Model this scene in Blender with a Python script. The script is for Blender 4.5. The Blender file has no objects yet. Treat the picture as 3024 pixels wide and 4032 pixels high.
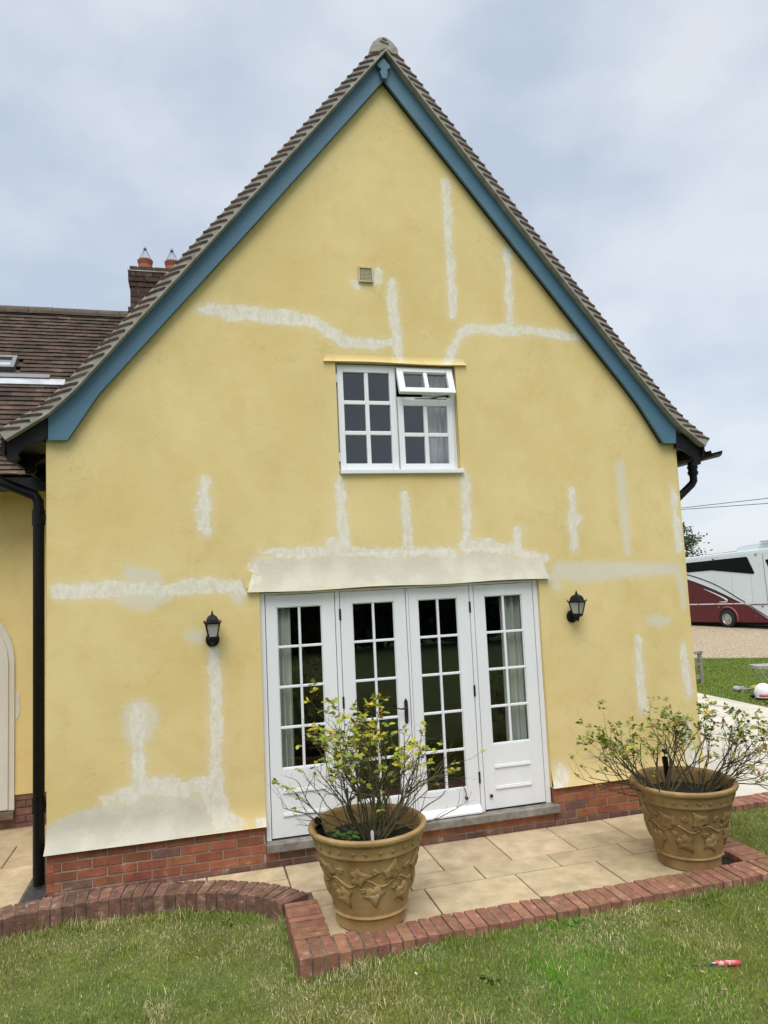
import bpy, math, random
import numpy as np
from mathutils import Vector, Matrix, noise as mnoise
from mathutils.geometry import tessellate_polygon
R = math.radians
rnd = random.Random(7)
nrng = np.random.default_rng(11)
scene = bpy.context.scene
COL = scene.collection

# ------------------------------------------------------------------ camera, sky, sun, exposure
FOC, DIST, CAMZ = 2800.0, 6.3, 2.362          # focal length in photo pixels, metres to the gable, metres above the patio
yaw, pit, rol = 0.25890581, 0.09492244, -0.0465337
FW = Vector((math.sin(yaw)*math.cos(pit), math.cos(yaw)*math.cos(pit), math.sin(pit)))
rt0 = Vector((math.cos(yaw), -math.sin(yaw), 0)); up0 = rt0.cross(FW)
RT = rt0*math.cos(rol) + up0*math.sin(rol); UP = up0*math.cos(rol) - rt0*math.sin(rol)
EYE = Vector((0, -DIST, CAMZ))
cd = bpy.data.cameras.new('camera'); cam = bpy.data.objects.new('camera', cd); COL.objects.link(cam)
cam.matrix_world = Matrix(((RT.x, UP.x, -FW.x, EYE.x), (RT.y, UP.y, -FW.y, EYE.y), (RT.z, UP.z, -FW.z, EYE.z), (0, 0, 0, 1)))
cd.sensor_fit = 'VERTICAL'; cd.sensor_height = 24.0; cd.lens = 24.0*FOC/4032
cd.clip_start = 0.05; cd.clip_end = 3000
scene.camera = cam

SUN_EL, SUN_AZ = R(58), R(200)                # behind the camera, slightly left, spread out by the cloud
w = bpy.data.worlds.new('World'); scene.world = w; w.use_nodes = True
nt = w.node_tree; N = nt.nodes; L = nt.links; N.clear()
def wn(t, **k):
    n = N.new(t)
    for a, b in k.items(): setattr(n, a, b)
    return n
sky = wn('ShaderNodeTexSky', sky_type='NISHITA', sun_disc=False, sun_elevation=SUN_EL, sun_rotation=SUN_AZ)
bg1 = wn('ShaderNodeBackground'); bg1.inputs[1].default_value = 0.12; L.new(sky.outputs[0], bg1.inputs[0])
tc = wn('ShaderNodeTexCoord'); mp = wn('ShaderNodeMapping'); mp.inputs['Scale'].default_value = (1, 1, 1.7)
L.new(tc.outputs['Generated'], mp.inputs[0])
nz = wn('ShaderNodeTexNoise'); mp.inputs['Location'].default_value = (.55, .2, .35); nz.inputs['Scale'].default_value = 3.0; nz.inputs['Detail'].default_value = 6; nz.inputs['Roughness'].default_value = .5
nz.inputs['Distortion'].default_value = .0
L.new(mp.outputs[0], nz.inputs['Vector'])
cr = wn('ShaderNodeValToRGB'); L.new(nz.outputs[0], cr.inputs[0])
cr.color_ramp.elements[0].position = .38; cr.color_ramp.elements[0].color = (.545, .625, .735, 1)
cr.color_ramp.elements[1].position = .62; cr.color_ramp.elements[1].color = (.775, .82, .88, 1)
sx = wn('ShaderNodeSeparateXYZ'); L.new(tc.outputs['Generated'], sx.inputs[0])
# an overcast sky is about three times brighter overhead than at the horizon
mr = wn('ShaderNodeMapRange'); L.new(sx.outputs[2], mr.inputs[0])
mr.inputs[1].default_value = .70; mr.inputs[2].default_value = 1; mr.inputs[3].default_value = .68; mr.inputs[4].default_value = 2.6
bg2 = wn('ShaderNodeBackground'); zm = wn('ShaderNodeMapRange'); L.new(sx.outputs[2], zm.inputs[0]); zm.inputs[1].default_value = .66; zm.inputs[2].default_value = .85
wm = wn('ShaderNodeMix', data_type='RGBA'); L.new(zm.outputs[0], wm.inputs[0]); L.new(cr.outputs[0], wm.inputs[6]); wm.inputs[7].default_value = (.74, .74, .74, 1)
L.new(wm.outputs[2], bg2.inputs[0]); L.new(mr.outputs[0], bg2.inputs[1])
mx = wn('ShaderNodeMixShader'); mx.inputs[0].default_value = .88
L.new(bg1.outputs[0], mx.inputs[1]); L.new(bg2.outputs[0], mx.inputs[2])
wo = wn('ShaderNodeOutputWorld'); L.new(mx.outputs[0], wo.inputs[0])
sl = bpy.data.lights.new('sun', 'SUN'); sl.energy = 1.5; sl.angle = R(40); sl.color = (1, .965, .91)
so = bpy.data.objects.new('sun', sl); COL.objects.link(so)
sd = Vector((math.sin(SUN_AZ)*math.cos(SUN_EL), math.cos(SUN_AZ)*math.cos(SUN_EL), math.sin(SUN_EL)))
so.rotation_euler = sd.to_track_quat('Z', 'Y').to_euler()
scene.view_settings.view_transform = 'Standard'; scene.view_settings.look = 'None'
scene.view_settings.exposure = 0.6; scene.view_settings.gamma = 1.0; scene.view_settings.use_curve_mapping = False

# ------------------------------------------------------------------ surveying: photo pixel -> point on a real plane
def ray(px, py): return FW*FOC + RT*(px-1512) - UP*(py-2016)
def F(px, py, y=0.0):                          # on the upright plane y = const (parallel to the gable)
    d = ray(px, py); p = EYE + d*((y+DIST)/d.y); return (p.x, p.z)
def G(px, py, z=0.0):                          # on the level plane z = const
    d = ray(px, py); p = EYE + d*((z-CAMZ)/d.z); return (p.x, p.y)
def Dp(px, py, y=0.0): return F(px*1.8228, py*1.8228, y)

# ------------------------------------------------------------------ materials
MATS = {}
def mat(name, c1, c2=None, scale=6.0, rough=.7, bump=0.0, bscale=40.0, c3=None, island=0.0, metal=0.0, spec=.5, detail=6, stretch=(1, 1, 1), pos=(.35, .65), attr=None):
    if name in MATS: return MATS[name]
    m = bpy.data.materials.new(name); MATS[name] = m; m.use_nodes = True
    t = m.node_tree; b = t.nodes['Principled BSDF']
    b.inputs['Roughness'].default_value = rough; b.inputs['Metallic'].default_value = metal
    b.inputs['Specular IOR Level'].default_value = spec
    tc = t.nodes.new('ShaderNodeTexCoord'); mp = t.nodes.new('ShaderNodeMapping'); mp.inputs['Scale'].default_value = stretch
    t.links.new(tc.outputs['Object'], mp.inputs[0])
    col = None
    if c2 is not None:
        n = t.nodes.new('ShaderNodeTexNoise'); n.inputs['Scale'].default_value = scale; n.inputs['Detail'].default_value = detail; n.inputs['Roughness'].default_value = .6
        t.links.new(mp.outputs[0], n.inputs['Vector'])
        r = t.nodes.new('ShaderNodeValToRGB'); t.links.new(n.outputs[0], r.inputs[0])
        e = r.color_ramp.elements; e[0].position = pos[0]; e[1].position = pos[1]; e[0].color = (*c1, 1); e[1].color = (*c2, 1)
        if c3 is not None:
            x = e.new(min(.98, pos[1]+.16)); x.color = (*c3, 1)
        col = r.outputs[0]
    else:
        b.inputs['Base Color'].default_value = (*c1, 1)
    if island:
        g = t.nodes.new('ShaderNodeNewGeometry'); mr = t.nodes.new('ShaderNodeMapRange')
        t.links.new(g.outputs['Random Per Island'], mr.inputs[0]); mr.inputs[3].default_value = 1-island; mr.inputs[4].default_value = 1+island
        wnn = t.nodes.new('ShaderNodeTexWhiteNoise'); wnn.noise_dimensions = '1D'; t.links.new(g.outputs['Random Per Island'], wnn.inputs['W'])
        hs = t.nodes.new('ShaderNodeHueSaturation')
        if col is None:
            hs.inputs['Color'].default_value = (*c1, 1)
        else: t.links.new(col, hs.inputs['Color'])
        t.links.new(mr.outputs[0], hs.inputs['Value'])
        m2 = t.nodes.new('ShaderNodeMapRange'); t.links.new(wnn.outputs['Value'], m2.inputs[0]); m2.inputs[3].default_value = .5-.008*min(1, island*3); m2.inputs[4].default_value = .5+.022*min(1, island*3)
        t.links.new(m2.outputs[0], hs.inputs['Hue']); col = hs.outputs[0]
    if attr:
        a = t.nodes.new('ShaderNodeAttribute'); a.attribute_name = attr; col = a.outputs['Color']
    if col is not None: t.links.new(col, b.inputs['Base Color'])
    if bump:
        n2 = t.nodes.new('ShaderNodeTexNoise'); n2.inputs['Scale'].default_value = bscale; n2.inputs['Detail'].default_value = 6
        t.links.new(mp.outputs[0], n2.inputs['Vector'])
        bp = t.nodes.new('ShaderNodeBump'); bp.inputs['Strength'].default_value = 1.0; bp.inputs['Distance'].default_value = bump
        t.links.new(n2.outputs[0], bp.inputs['Height']); t.links.new(bp.outputs[0], b.inputs['Normal'])
    return m
def glass_mat():
    m = bpy.data.materials.new('window_glass'); m.use_nodes = True; t = m.node_tree; t.nodes.clear()
    o = t.nodes.new('ShaderNodeOutputMaterial'); mx = t.nodes.new('ShaderNodeMixShader'); lw = t.nodes.new('ShaderNodeLayerWeight'); lw.inputs[0].default_value = .5; pw = t.nodes.new('ShaderNodeMath'); pw.operation = 'POWER'; pw.inputs[1].default_value = 5; t.links.new(lw.outputs['Facing'], pw.inputs[0]); fr = t.nodes.new('ShaderNodeMapRange'); t.links.new(pw.outputs[0], fr.inputs[0]); fr.inputs[3].default_value = .10
    tr = t.nodes.new('ShaderNodeBsdfTransparent'); tr.inputs[0].default_value = (.86, .9, .88, 1); gl = t.nodes.new('ShaderNodeBsdfGlossy'); gl.inputs['Roughness'].default_value = .01
    gl.inputs['Color'].default_value = (.95, .97, 1, 1)
    t.links.new(fr.outputs[0], mx.inputs[0]); t.links.new(tr.outputs[0], mx.inputs[1]); t.links.new(gl.outputs[0], mx.inputs[2]); t.links.new(mx.outputs[0], o.inputs[0])
    return m
GLASS = glass_mat()
WHITE = mat('white_paint', (.755, .775, .795), (.81, .83, .845), 3, .38, .0006, 60, stretch=(1, 1, .3))
BLUE = mat('blue_paint', (.058, .148, .225), (.075, .172, .25), 2.5, .5, .0008, 70)
BLACK = mat('black_paint', (.007, .0075, .009), (.012, .013, .015), 8, .5, .0008, 50, spec=.2)
PLASTIC = mat('black_plastic', (.004, .0045, .005), (.007, .007, .008), 14, .32, spec=.22)
DARKWOOD = mat('dark_timber', (.012, .012, .013), (.03, .027, .022), 9, .7, .002, 30)
MORTAR = mat('verge_mortar', (.25, .235, .205), (.38, .365, .325), 7, .9, .004, 45)
JOINT = mat('brick_mortar', (.24, .21, .16), (.36, .31, .24), 14, .95, .003, 80)
BRICK = mat('red_brick', (.19, .062, .036), (.33, .105, .052), 9, .85, .004, 55, c3=(.46, .27, .20), island=.22, pos=(.30, .62))
DAMP = mat('damp_brick', (.10, .055, .045), (.20, .09, .065), 9, .85, .005, 55, c3=(.36, .29, .24), island=.25, pos=(.3, .58))
EDGE = mat('edging_brick', (.17, .078, .05), (.31, .135, .085), 16, .88, .005, 60, c3=(.45, .33, .27), island=.22, pos=(.28, .6))
TILE = mat('roof_tile', (.032, .020, .0145), (.072, .040, .026), 5, .9, .004, 60, c3=(.115, .10, .075), island=.48, pos=(.3, .6))
TILEEDGE = mat('tile_edge', (.034, .019, .014), (.095, .046, .030), 9, .85, .003, 60, island=.3)
STONE = mat('sandstone_slab', (.35, .265, .165), (.53, .42, .27), 5.5, .7, .0025, 28, c3=(.63, .56, .44), island=.13, pos=(.27, .63))
PALE = mat('pale_slab', (.50, .46, .385), (.60, .56, .48), 2.2, .75, .002, 25, island=.06)
GROUT = mat('slab_joint', (.06, .05, .04), (.14, .115, .085), 20, .95, .003, 60)
OCHRE = mat('terracotta_pot', (.24, .145, .050), (.38, .245, .095), 4.5, .82, .0025, 60, c3=(.44, .33, .17), pos=(.30, .56))
SOIL = mat('soil', (.008, .006, .005), (.025, .018, .012), 40, 1, .02, 30)
SILL = mat('stone_sill', (.15, .13, .11), (.27, .25, .22), 10, .85, .004, 50, c3=(.4, .39, .37))

# ------------------------------------------------------------------ mesh builder
class MB:
    def __init__(s): s.v = []; s.f = []; s.m = []; s.cur = 0
    def add(s, vs, fs):
        o = len(s.v); s.v += [tuple(p) for p in vs]; s.f += [tuple(i+o for i in f) for f in fs]; s.m += [s.cur]*len(fs); return s
    def box(s, x0, x1, y0, y1, z0, z1):
        return s.add([(x0, y0, z0), (x1, y0, z0), (x1, y1, z0), (x0, y1, z0), (x0, y0, z1), (x1, y0, z1), (x1, y1, z1), (x0, y1, z1)],
                     [(0, 3, 2, 1), (4, 5, 6, 7), (0, 1, 5, 4), (1, 2, 6, 5), (2, 3, 7, 6), (3, 0, 4, 7)])
    def obox(s, c, a, b, d):                    # centre, three half-axis vectors
        c, a, b, d = Vector(c), Vector(a), Vector(b), Vector(d)
        vs = [c-a-b-d, c+a-b-d, c+a+b-d, c-a+b-d, c-a-b+d, c+a-b+d, c+a+b+d, c-a+b+d]
        if a.cross(b).dot(d) < 0: vs = [vs[i] for i in (1, 0, 3, 2, 5, 4, 7, 6)]
        return s.add(vs, [(0, 3, 2, 1), (4, 5, 6, 7), (0, 1, 5, 4), (1, 2, 6, 5), (2, 3, 7, 6), (3, 0, 4, 7)])
    def prism(s, pts, off):                     # flat outline given a thickness
        pts = [Vector(p) for p in pts]; off = Vector(off); n = len(pts)
        nn = Vector((0, 0, 0))
        for i in range(n): nn += pts[i].cross(pts[(i+1) % n])
        if nn.dot(off) > 0: pts = pts[::-1]
        tris = tessellate_polygon([pts])
        fs = []
        for t in tris:
            a, b, c = (pts[i] for i in t)
            if (b-a).cross(c-a).dot(off) > 0: t = t[::-1]
            fs.append(tuple(t)); fs.append(tuple(i+n for i in t[::-1]))
        fs += [(i, i+n, (i+1) % n+n, (i+1) % n) for i in range(n)]
        return s.add(pts+[p+off for p in pts], fs)
    def tube(s, pts, rs, n=8, cap=True):
        pts = [Vector(p) for p in pts]
        if not hasattr(rs, '__len__'): rs = [rs]*len(pts)
        vs = []; ref = None
        for i, p in enumerate(pts):
            d = (pts[min(i+1, len(pts)-1)] - pts[max(i-1, 0)]).normalized()
            if ref is None: ref = d.orthogonal().normalized()
            a = (ref - d*ref.dot(d))
            a = a.normalized() if a.length > 1e-6 else d.orthogonal().normalized()
            ref = a; b = d.cross(a)
            vs += [p + (a*math.cos(2*math.pi*k/n) + b*math.sin(2*math.pi*k/n))*rs[i] for k in range(n)]
        fs = [(i*n+k, i*n+(k+1) % n, (i+1)*n+(k+1) % n, (i+1)*n+k) for i in range(len(pts)-1) for k in range(n)]
        if cap: fs += [tuple(range(n))[::-1], tuple((len(pts)-1)*n+k for k in range(n))]
        return s.add(vs, fs)
    def lathe(s, prof, c, n=48, a0=0.0):
        cx, cy, cz = c; vs = []; m = len(prof)
        for r, z in prof: vs += [(cx+r*math.cos(a0+2*math.pi*k/n), cy+r*math.sin(a0+2*math.pi*k/n), cz+z) for k in range(n)]
        fs = [(i*n+k, i*n+(k+1) % n, (i+1)*n+(k+1) % n, (i+1)*n+k) for i in range(m-1) for k in range(n)]
        return s.add(vs, fs)
    def build(s, name, material, parent=None, smooth=False, bevel=0.0, seg=2, autosm=None):
        me = bpy.data.meshes.new(name); me.from_pydata(s.v, [], s.f)
        for mm in (material if isinstance(material, (list, tuple)) else [material]): me.materials.append(mm)
        if max(s.m, default=0): me.polygons.foreach_set('material_index', s.m)
        if smooth: me.polygons.foreach_set('use_smooth', [True]*len(me.polygons))
        if autosm is not None: me.set_sharp_from_angle(angle=R(autosm))
        me.update(); o = bpy.data.objects.new(name, me); COL.objects.link(o)
        if bevel:
            b = o.modifiers.new('bevel', 'BEVEL'); b.width = bevel; b.segments = seg; b.limit_method = 'ANGLE'; b.angle_limit = R(35)
        if parent: attach(o, parent)
        return o
def attach(o, parent):
    o.parent = parent; o.matrix_parent_inverse = parent.matrix_basis.inverted()
def tag(o, label, cat, group=None):
    o['label'] = label; o['category'] = cat
    if group: o['group'] = group
    return o
def thing(name, label, cat, loc=(0, 0, 0), group=None):
    o = bpy.data.objects.new(name, None); COL.objects.link(o); o.location = loc; o.empty_display_size = .1
    return tag(o, label, cat, group)
def struct(o, kind='structure'): o['kind'] = kind; return o

# ------------------------------------------------------------------ ground heights
def sm(a, b, x):
    t = np.clip((x-a)/(b-a), 0, 1); return t*t*(3-2*t)
def zfar(x, y): return -.57*np.clip((np.hypot(np.asarray(x)-4, y)-9)/19.0, 0, 1.0)
def zlawn(x, y):
    x = np.asarray(x, float); y = np.asarray(y, float)
    z = -.035 - .085*(1-sm(.2, 1.6, x))
    return z + .018*np.sin(x*1.3+y*.9) * sm(-1.7, -3.0, y) + zfar(x, y)
def sheet(name, xs, ys, zf, material, off=0.0):
    X, Y = np.meshgrid(xs, ys); Z = zf(X, Y) + off
    nx, ny = len(xs), len(ys); m = MB()
    m.v = list(map(tuple, np.stack([X.ravel(), Y.ravel(), Z.ravel()], 1).tolist()))
    m.f = [(j*nx+i, j*nx+i+1, (j+1)*nx+i+1, (j+1)*nx+i) for j in range(ny-1) for i in range(nx-1)]; m.m = [0]*len(m.f)
    return struct(m.build(name, material, smooth=True))
LAWNSOIL = mat('lawn_turf', (.08, .10, .022), (.14, .16, .04), 3, 1, .02, 60, c3=(.13, .12, .05))
FARLAWN = mat('mown_lawn', (.08, .12, .02), (.125, .17, .032), 1.6, 1, .02, 45, c3=(.15, .18, .045), stretch=(1, 2.2, 1))
GRAVEL = mat('gravel', (.20, .15, .09), (.46, .375, .255), 16, 1, .04, 22, c3=(.64, .56, .43), detail=15, pos=(.40, .56))
FIELD = mat('field', (.07, .10, .025), (.11, .13, .04), .2, 1)
g = np.r_[-900, -300, -100, -40, -20, np.arange(-12, 40, 2.0), 60, 120, 300, 900]
sheet('ground', g, g, lambda x, y: zfar(x, y)-.22, FIELD)

# ------------------------------------------------------------------ HOUSE
X0, X1, ZB = -1.191, 4.845, .345               # gable corners, underside of render
house = thing('house', 'yellow rendered gable house with patched plaster, blue bargeboards and white french doors', 'house')
# roof line of the gable (inside the verge)
LP = [(-1.473, 3.622), (-1.153, 3.842), (-1.07, 3.925), (-.956, 4.043), (-.542, 4.546), (1.864, 7.475)]
RP = [(5.103, 3.590), (4.817, 3.812), (4.66, 3.98), (4.418, 4.271), (3.074, 5.94), (1.864, 7.475)]
def zroof(x):
    x = np.asarray(x, float)
    return np.where(x < 1.864, np.interp(x, [p[0] for p in LP], [p[1] for p in LP]), np.interp(x, [p[0] for p in RP[::-1]], [p[1] for p in RP[::-1]]))

# --- filler patches: strokes in photo (1659 px wide) coordinates, radius in px
STR = [  # (points with radius, kind)   a = white filler, b = broad beige coat, s = soft brushed
 ('a', [(432,668,8),(480,672,13),(560,680,15),(640,688,15),(680,697,12),(712,716,12),(745,737,11),(800,743,9),(845,738,8)]),
 ('a', [(848,612,9),(850,660,10),(853,700,9),(858,740,10),(861,773,8)]),
 ('a', [(817,588,7),(815,602,9),(808,610,5)]), ('a', [(765,610,5),(773,618,6)]),
 ('a', [(963,394,8),(965,450,8),(967,520,8),(972,560,7),(973,600,8),(976,640,9),(977,680,7)]),
 ('a', [(1096,542,8),(1097,600,8),(1100,660,8),(1103,697,8)]),
 ('a', [(1248,730,7),(1200,722,8),(1150,714,8),(1110,713,10),(1060,712,9),(1010,709,9),(992,725,8),(978,755,8),(966,782,7)]),
 ('a', [(444,1042,11),(441,1090,15),(444,1145,13)]),
 ('a', [(735,1037,9),(736,1075,8),(738,1110,9),(742,1150,12),(742,1180,12),(715,1172,12)]),
 ('a', [(874,1064,6),(877,1110,9),(880,1150,9),(882,1185,6)]),
 ('a', [(1003,1027,9),(1006,1080,9),(1010,1120,9),(1008,1160,10),(1005,1185,10)]),
 ('a', [(1000,1180,9),(1050,1178,12),(1095,1187,12),(1130,1195,9),(1180,1205,6)]),
 ('a', [(1119,1146,8),(1119,1170,9),(1120,1192,7)]),
 ('a', [(1234,1054,6),(1236,1088,8)]), ('a', [(1235,1103,7),(1234,1130,7),(1241,1160,9),(1239,1188,6)]), ('a', [(1250,1120,5),(1245,1136,6)]),
 ('s', [(1339,1005,10),(1344,1060,11),(1350,1130,10),(1356,1190,8)]),
 ('a', [(1452,1052,5),(1456,1090,6),(1462,1130,7),(1466,1188,7)]),
 ('s', [(1212,1232,20),(1260,1236,24),(1310,1233,20),(1380,1230,16),(1462,1229,12)]), ('s', [(1464,1235,8),(1474,1270,8),(1478,1310,6)]),
 ('s', [(1402,1340,8),(1422,1340,13),(1440,1342,8)]),
 ('a', [(1379,1382,5),(1378,1420,9),(1384,1470,9),(1388,1530,8)]),
 ('a', [(1475,1390,5),(1477,1425,7),(1483,1455,9),(1488,1500,8)]),
 ('a', [(126,1276,13),(170,1277,13),(215,1274,13),(250,1272,14),(300,1270,12),(360,1276,10),(400,1268,13),(440,1264,13),(500,1268,10),(528,1268,12)]),
 ('s', [(280,1235,12),(300,1250,22),(330,1250,16)]), ('s', [(270,1285,20),(320,1295,20),(355,1288,10)]), ('s', [(512,1282,16),(516,1300,8)]),
 ('s', [(410,1373,8),(430,1375,12),(445,1374,8)]),
 ('a', [(463,1406,6),(464,1425,8),(462,1450,13),(466,1490,11),(464,1540,11),(466,1600,10),(466,1650,11),(468,1700,11),(472,1740,13),(476,1770,12)]),
 ('s', [(298,1545,28),(305,1555,32),(300,1580,26)]), ('a', [(302,1530,12),(300,1570,14),(297,1600,8),(298,1640,13),(300,1690,13),(298,1712,14)]),
 ('a', [(330,1703,16),(360,1700,17),(400,1705,14),(430,1697,12),(452,1686,9)]), ('a', [(455,1712,18),(470,1745,18)]),
 ('a', [(230,1728,9),(265,1720,12),(300,1712,14)]),
 ('a', [(1210,1658,10),(1216,1680,14),(1203,1692,9)]), ('a', [(565,1778,8),(570,1790,8)]), ('a', [(490,1770,14),(520,1780,6)]),
 ('a', [(545,1225,6),(556,1255,8),(535,1250,8)]), ('s', [(1197,1240,10),(1203,1265,10)]),
 ('a', [(1480,1560,9),(1490,1620,14),(1500,1680,14)]),
 ('a', [(560,1190,5),(620,1196,8),(680,1192,9),(760,1190,8),(830,1196,10),(900,1192,8),(980,1194,9)]),
]
POL = [[(548,1205),(600,1203),(660,1196),(720,1190),(800,1195),(880,1196),(960,1192),(1050,1190),(1130,1200),(1175,1207),(1190,1252),(1180,1256),(540,1282),(536,1268)],
       [(90,1790),(140,1762),(200,1744),(270,1728),(330,1712),(430,1715),(470,1755),(500,1778),(545,1800),(575,1800),(570,1830),(90,1890)]]
def patch_fields(x, z):
    """distance fields of the filler strokes: x, z arrays in metres on the wall."""
    K = .00424
    fa = np.full(x.shape, -.3); fs = np.full(x.shape, -.3); fb = np.full(x.shape, -.3)
    for kind, pts in STR:
        q = [(*Dp(a, b), r*K) for a, b, r in pts]
        best = np.full(x.shape, -.3)
        for (ax, az, ar), (bx, bz, br) in zip(q[:-1], q[1:]):
            dx, dz = bx-ax, bz-az; t = np.clip(((x-ax)*dx+(z-az)*dz)/(dx*dx+dz*dz+1e-9), 0, 1)
            best = np.maximum(best, ar+(br-ar)*t - np.hypot(x-ax-dx*t, z-az-dz*t))
        if kind == 'a': fa = np.maximum(fa, best)
        else: fs = np.maximum(fs, best)
    for pol in POL:
        q = [Dp(*p) for p in pol]; ins = np.zeros(x.shape, bool); dist = np.full(x.shape, 9.)
        for (ax, az), (bx, bz) in zip(q, q[1:]+q[:1]):
            dx, dz = bx-ax, bz-az; t = np.clip(((x-ax)*dx+(z-az)*dz)/(dx*dx+dz*dz), 0, 1)
            dist = np.minimum(dist, np.hypot(x-ax-dx*t, z-az-dz*t))
            c = ((az > z) != (bz > z)) & (x < ax+(z-az)*dx/(dz if abs(dz) > 1e-9 else 1e-9)); ins ^= c
        fb = np.maximum(fb, np.where(ins, dist, -dist))
    return fa, fs, np.maximum(fb, -.3)
def render_mat():
    m = bpy.data.materials.new('yellow_limewash_render'); m.use_nodes = True; t = m.node_tree; b = t.nodes['Principled BSDF']
    n = lambda k: t.nodes.new(k); lk = t.links.new
    b.inputs['Roughness'].default_value = .92; b.inputs['Specular IOR Level'].default_value = .2
    tc = n('ShaderNodeTexCoord')
    def noi(s, d=5, st=(1, 1, 1), ro=.6):
        mp = n('ShaderNodeMapping'); mp.inputs['Scale'].default_value = st; lk(tc.outputs['Object'], mp.inputs[0])
        x = n('ShaderNodeTexNoise'); x.inputs['Scale'].default_value = s; x.inputs['Detail'].default_value = d; x.inputs['Roughness'].default_value = ro; lk(mp.outputs[0], x.inputs['Vector']); return x.outputs[0]
    def math_(op, a, b_, c=None):
        x = n('ShaderNodeMath'); x.operation = op
        for i, v in enumerate((a, b_, c)):
            if v is None: continue
            if isinstance(v, (int, float)): x.inputs[i].default_value = v
            else: lk(v, x.inputs[i])
        return x.outputs[0]
    def step(v, a, b_, lo=0, hi=1):
        x = n('ShaderNodeMapRange'); x.interpolation_type = 'SMOOTHSTEP'; lk(v, x.inputs[0]); (lk(a, x.inputs[1]) if not isinstance(a, (int, float)) else setattr(x.inputs[1], 'default_value', a)); x.inputs[2].default_value = b_; x.inputs[3].default_value = lo; x.inputs[4].default_value = hi; return x.outputs[0]
    def mix(f, a, b_):
        x = n('ShaderNodeMix'); x.data_type = 'RGBA'; lk(f, x.inputs[0])
        for i, v in ((6, a), (7, b_)):
            if isinstance(v, tuple): x.inputs[i].default_value = (*v, 1)
            else: lk(v, x.inputs[i])
        return x.outputs[2]
    at = n('ShaderNodeAttribute'); at.attribute_name = 'filler'; sp = n('ShaderNodeSeparateColor'); lk(at.outputs['Color'], sp.inputs[0])
    unp = lambda o: math_('MULTIPLY_ADD', o, .6, -.3)
    A, S, B = unp(sp.outputs[0]), unp(sp.outputs[1]), unp(sp.outputs[2])
    big = noi(.9, 4); mid = noi(4, 6, (1, 1, .8)); fine = noi(24, 6); brush = noi(30, 4, (.35, 1, 1.6)); streak = noi(14, 5, (1, 1, .12))
    c = mix(step(big, .35, .65), (.70, .545, .236), (.755, .61, .295))
    c = mix(step(mid, .45, .75, 0, .45), c, (.64, .47, .19))
    c = mix(step(noi(11, 8, (1, 1, 1), .7), .58, .78, 0, .35), c, (.56, .455, .235))
    c = mix(step(noi(2.3, 8, (1, 1, 1.5), .65), .56, .74, 0, .45), c, (.74, .62, .34))
    c = mix(step(streak, .62, .8, 0, .35), c, (.74, .63, .36))
    # faint weathering scrapes
    c = mix(step(noi(7, 10, (1, 1, 2.2), .75), .63, .70, 0, .4), c, (.50, .38, .17))
    ck = math_('ABSOLUTE', math_('SUBTRACT', noi(1.7, 9, (1, 1, 1.3), .62), .5), None)
    ck = math_('MULTIPLY', step(ck, .0, .0045, 1, 0), step(noi(1.3, 3), .52, .62))
    c = mix(math_('MULTIPLY', ck, .45), c, (.36, .27, .12))
    spk = step(noi(55, 2), .74, .80, 0, .5); c = mix(spk, c, (.40, .30, .13))
    edge = math_('ADD', math_('MULTIPLY_ADD', fine, .05, -.025), math_('MULTIPLY_ADD', brush, .03, -.015))
    wav = math_('MULTIPLY_ADD', noi(6.5, 4, (1, 1, .7)), .13, -.065)
    mb = step(math_('ADD', math_('ADD', B, math_('MULTIPLY_ADD', mid, .16, -.08)), math_('MULTIPLY', edge, 1.6)), -.02, .025, 0, .96)
    cb = mix(step(noi(3.0, 5), .4, .62), (.615, .58, .485), (.70, .665, .56))
    c = mix(mb, c, cb)
    ms = step(math_('ADD', S, math_('MULTIPLY', edge, 1.5)), -.055, .045, 0, .85)
    c = mix(ms, c, (.69, .65, .53))
    halo = step(math_('ADD', A, math_('MULTIPLY', edge, 2.2)), -.075, .0, 0, .38)
    c = mix(halo, c, (.74, .665, .46))
    ma = step(math_('ADD', math_('ADD', A, wav), math_('MULTIPLY', edge, 1.3)), math_('MULTIPLY_ADD', noi(5, 3), -.09, .026), .008)
    worn = step(noi(16, 8, (1, 1, .35), .7), .52, .76, 1, .60)
    cav = mix(step(noi(20, 8, (1, 1, .45), .7), .40, .64), (.79, .755, .65), (.70, .645, .51))
    c = mix(math_('MULTIPLY', ma, worn), c, cav)
    lk(c, b.inputs['Base Color'])
    h = math_('ADD', math_('MULTIPLY', mid, .006), math_('MULTIPLY', fine, .0022))
    h = math_('ADD', h, math_('MULTIPLY', noi(90, 4), .0012))
    h = math_('ADD', h, math_('MULTIPLY', math_('MULTIPLY', ma, math_('SUBTRACT', noi(26, 7, (1, 1, .45)), .46)), .007))
    bp = n('ShaderNodeBump'); bp.inputs['Distance'].default_value = 1.0; bp.inputs['Strength'].default_value = .75; lk(h, bp.inputs['Height']); lk(bp.outputs[0], b.inputs['Normal'])
    return m
RENDER = render_mat()
def set_filler(o):
    me = o.data; n = len(me.vertices); co = np.empty(n*3); me.vertices.foreach_get('co', co); co = co.reshape(-1, 3)
    fa, fs, fb = patch_fields(co[:, 0], co[:, 2])
    side = np.abs(co[:, 1]) > .12
    c = np.ones((n, 4), np.float32)
    for i, f in enumerate((fa, fs, fb)): c[:, i] = np.where(side, 0, np.clip((f+.3)/.6, 0, 1))
    a = me.attributes.new('filler', 'FLOAT_COLOR', 'POINT'); a.data.foreach_set('color', c.ravel())
DX0, DX1, DZ0, DZ1 = .515, 3.178, .2, 2.30
WX0, WX1, WZ0, WZ1 = 1.268, 2.442, 3.335, 4.392
VX0, VX1, VZ0, VZ1 = 1.522, 1.662, 5.165, 5.312
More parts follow.
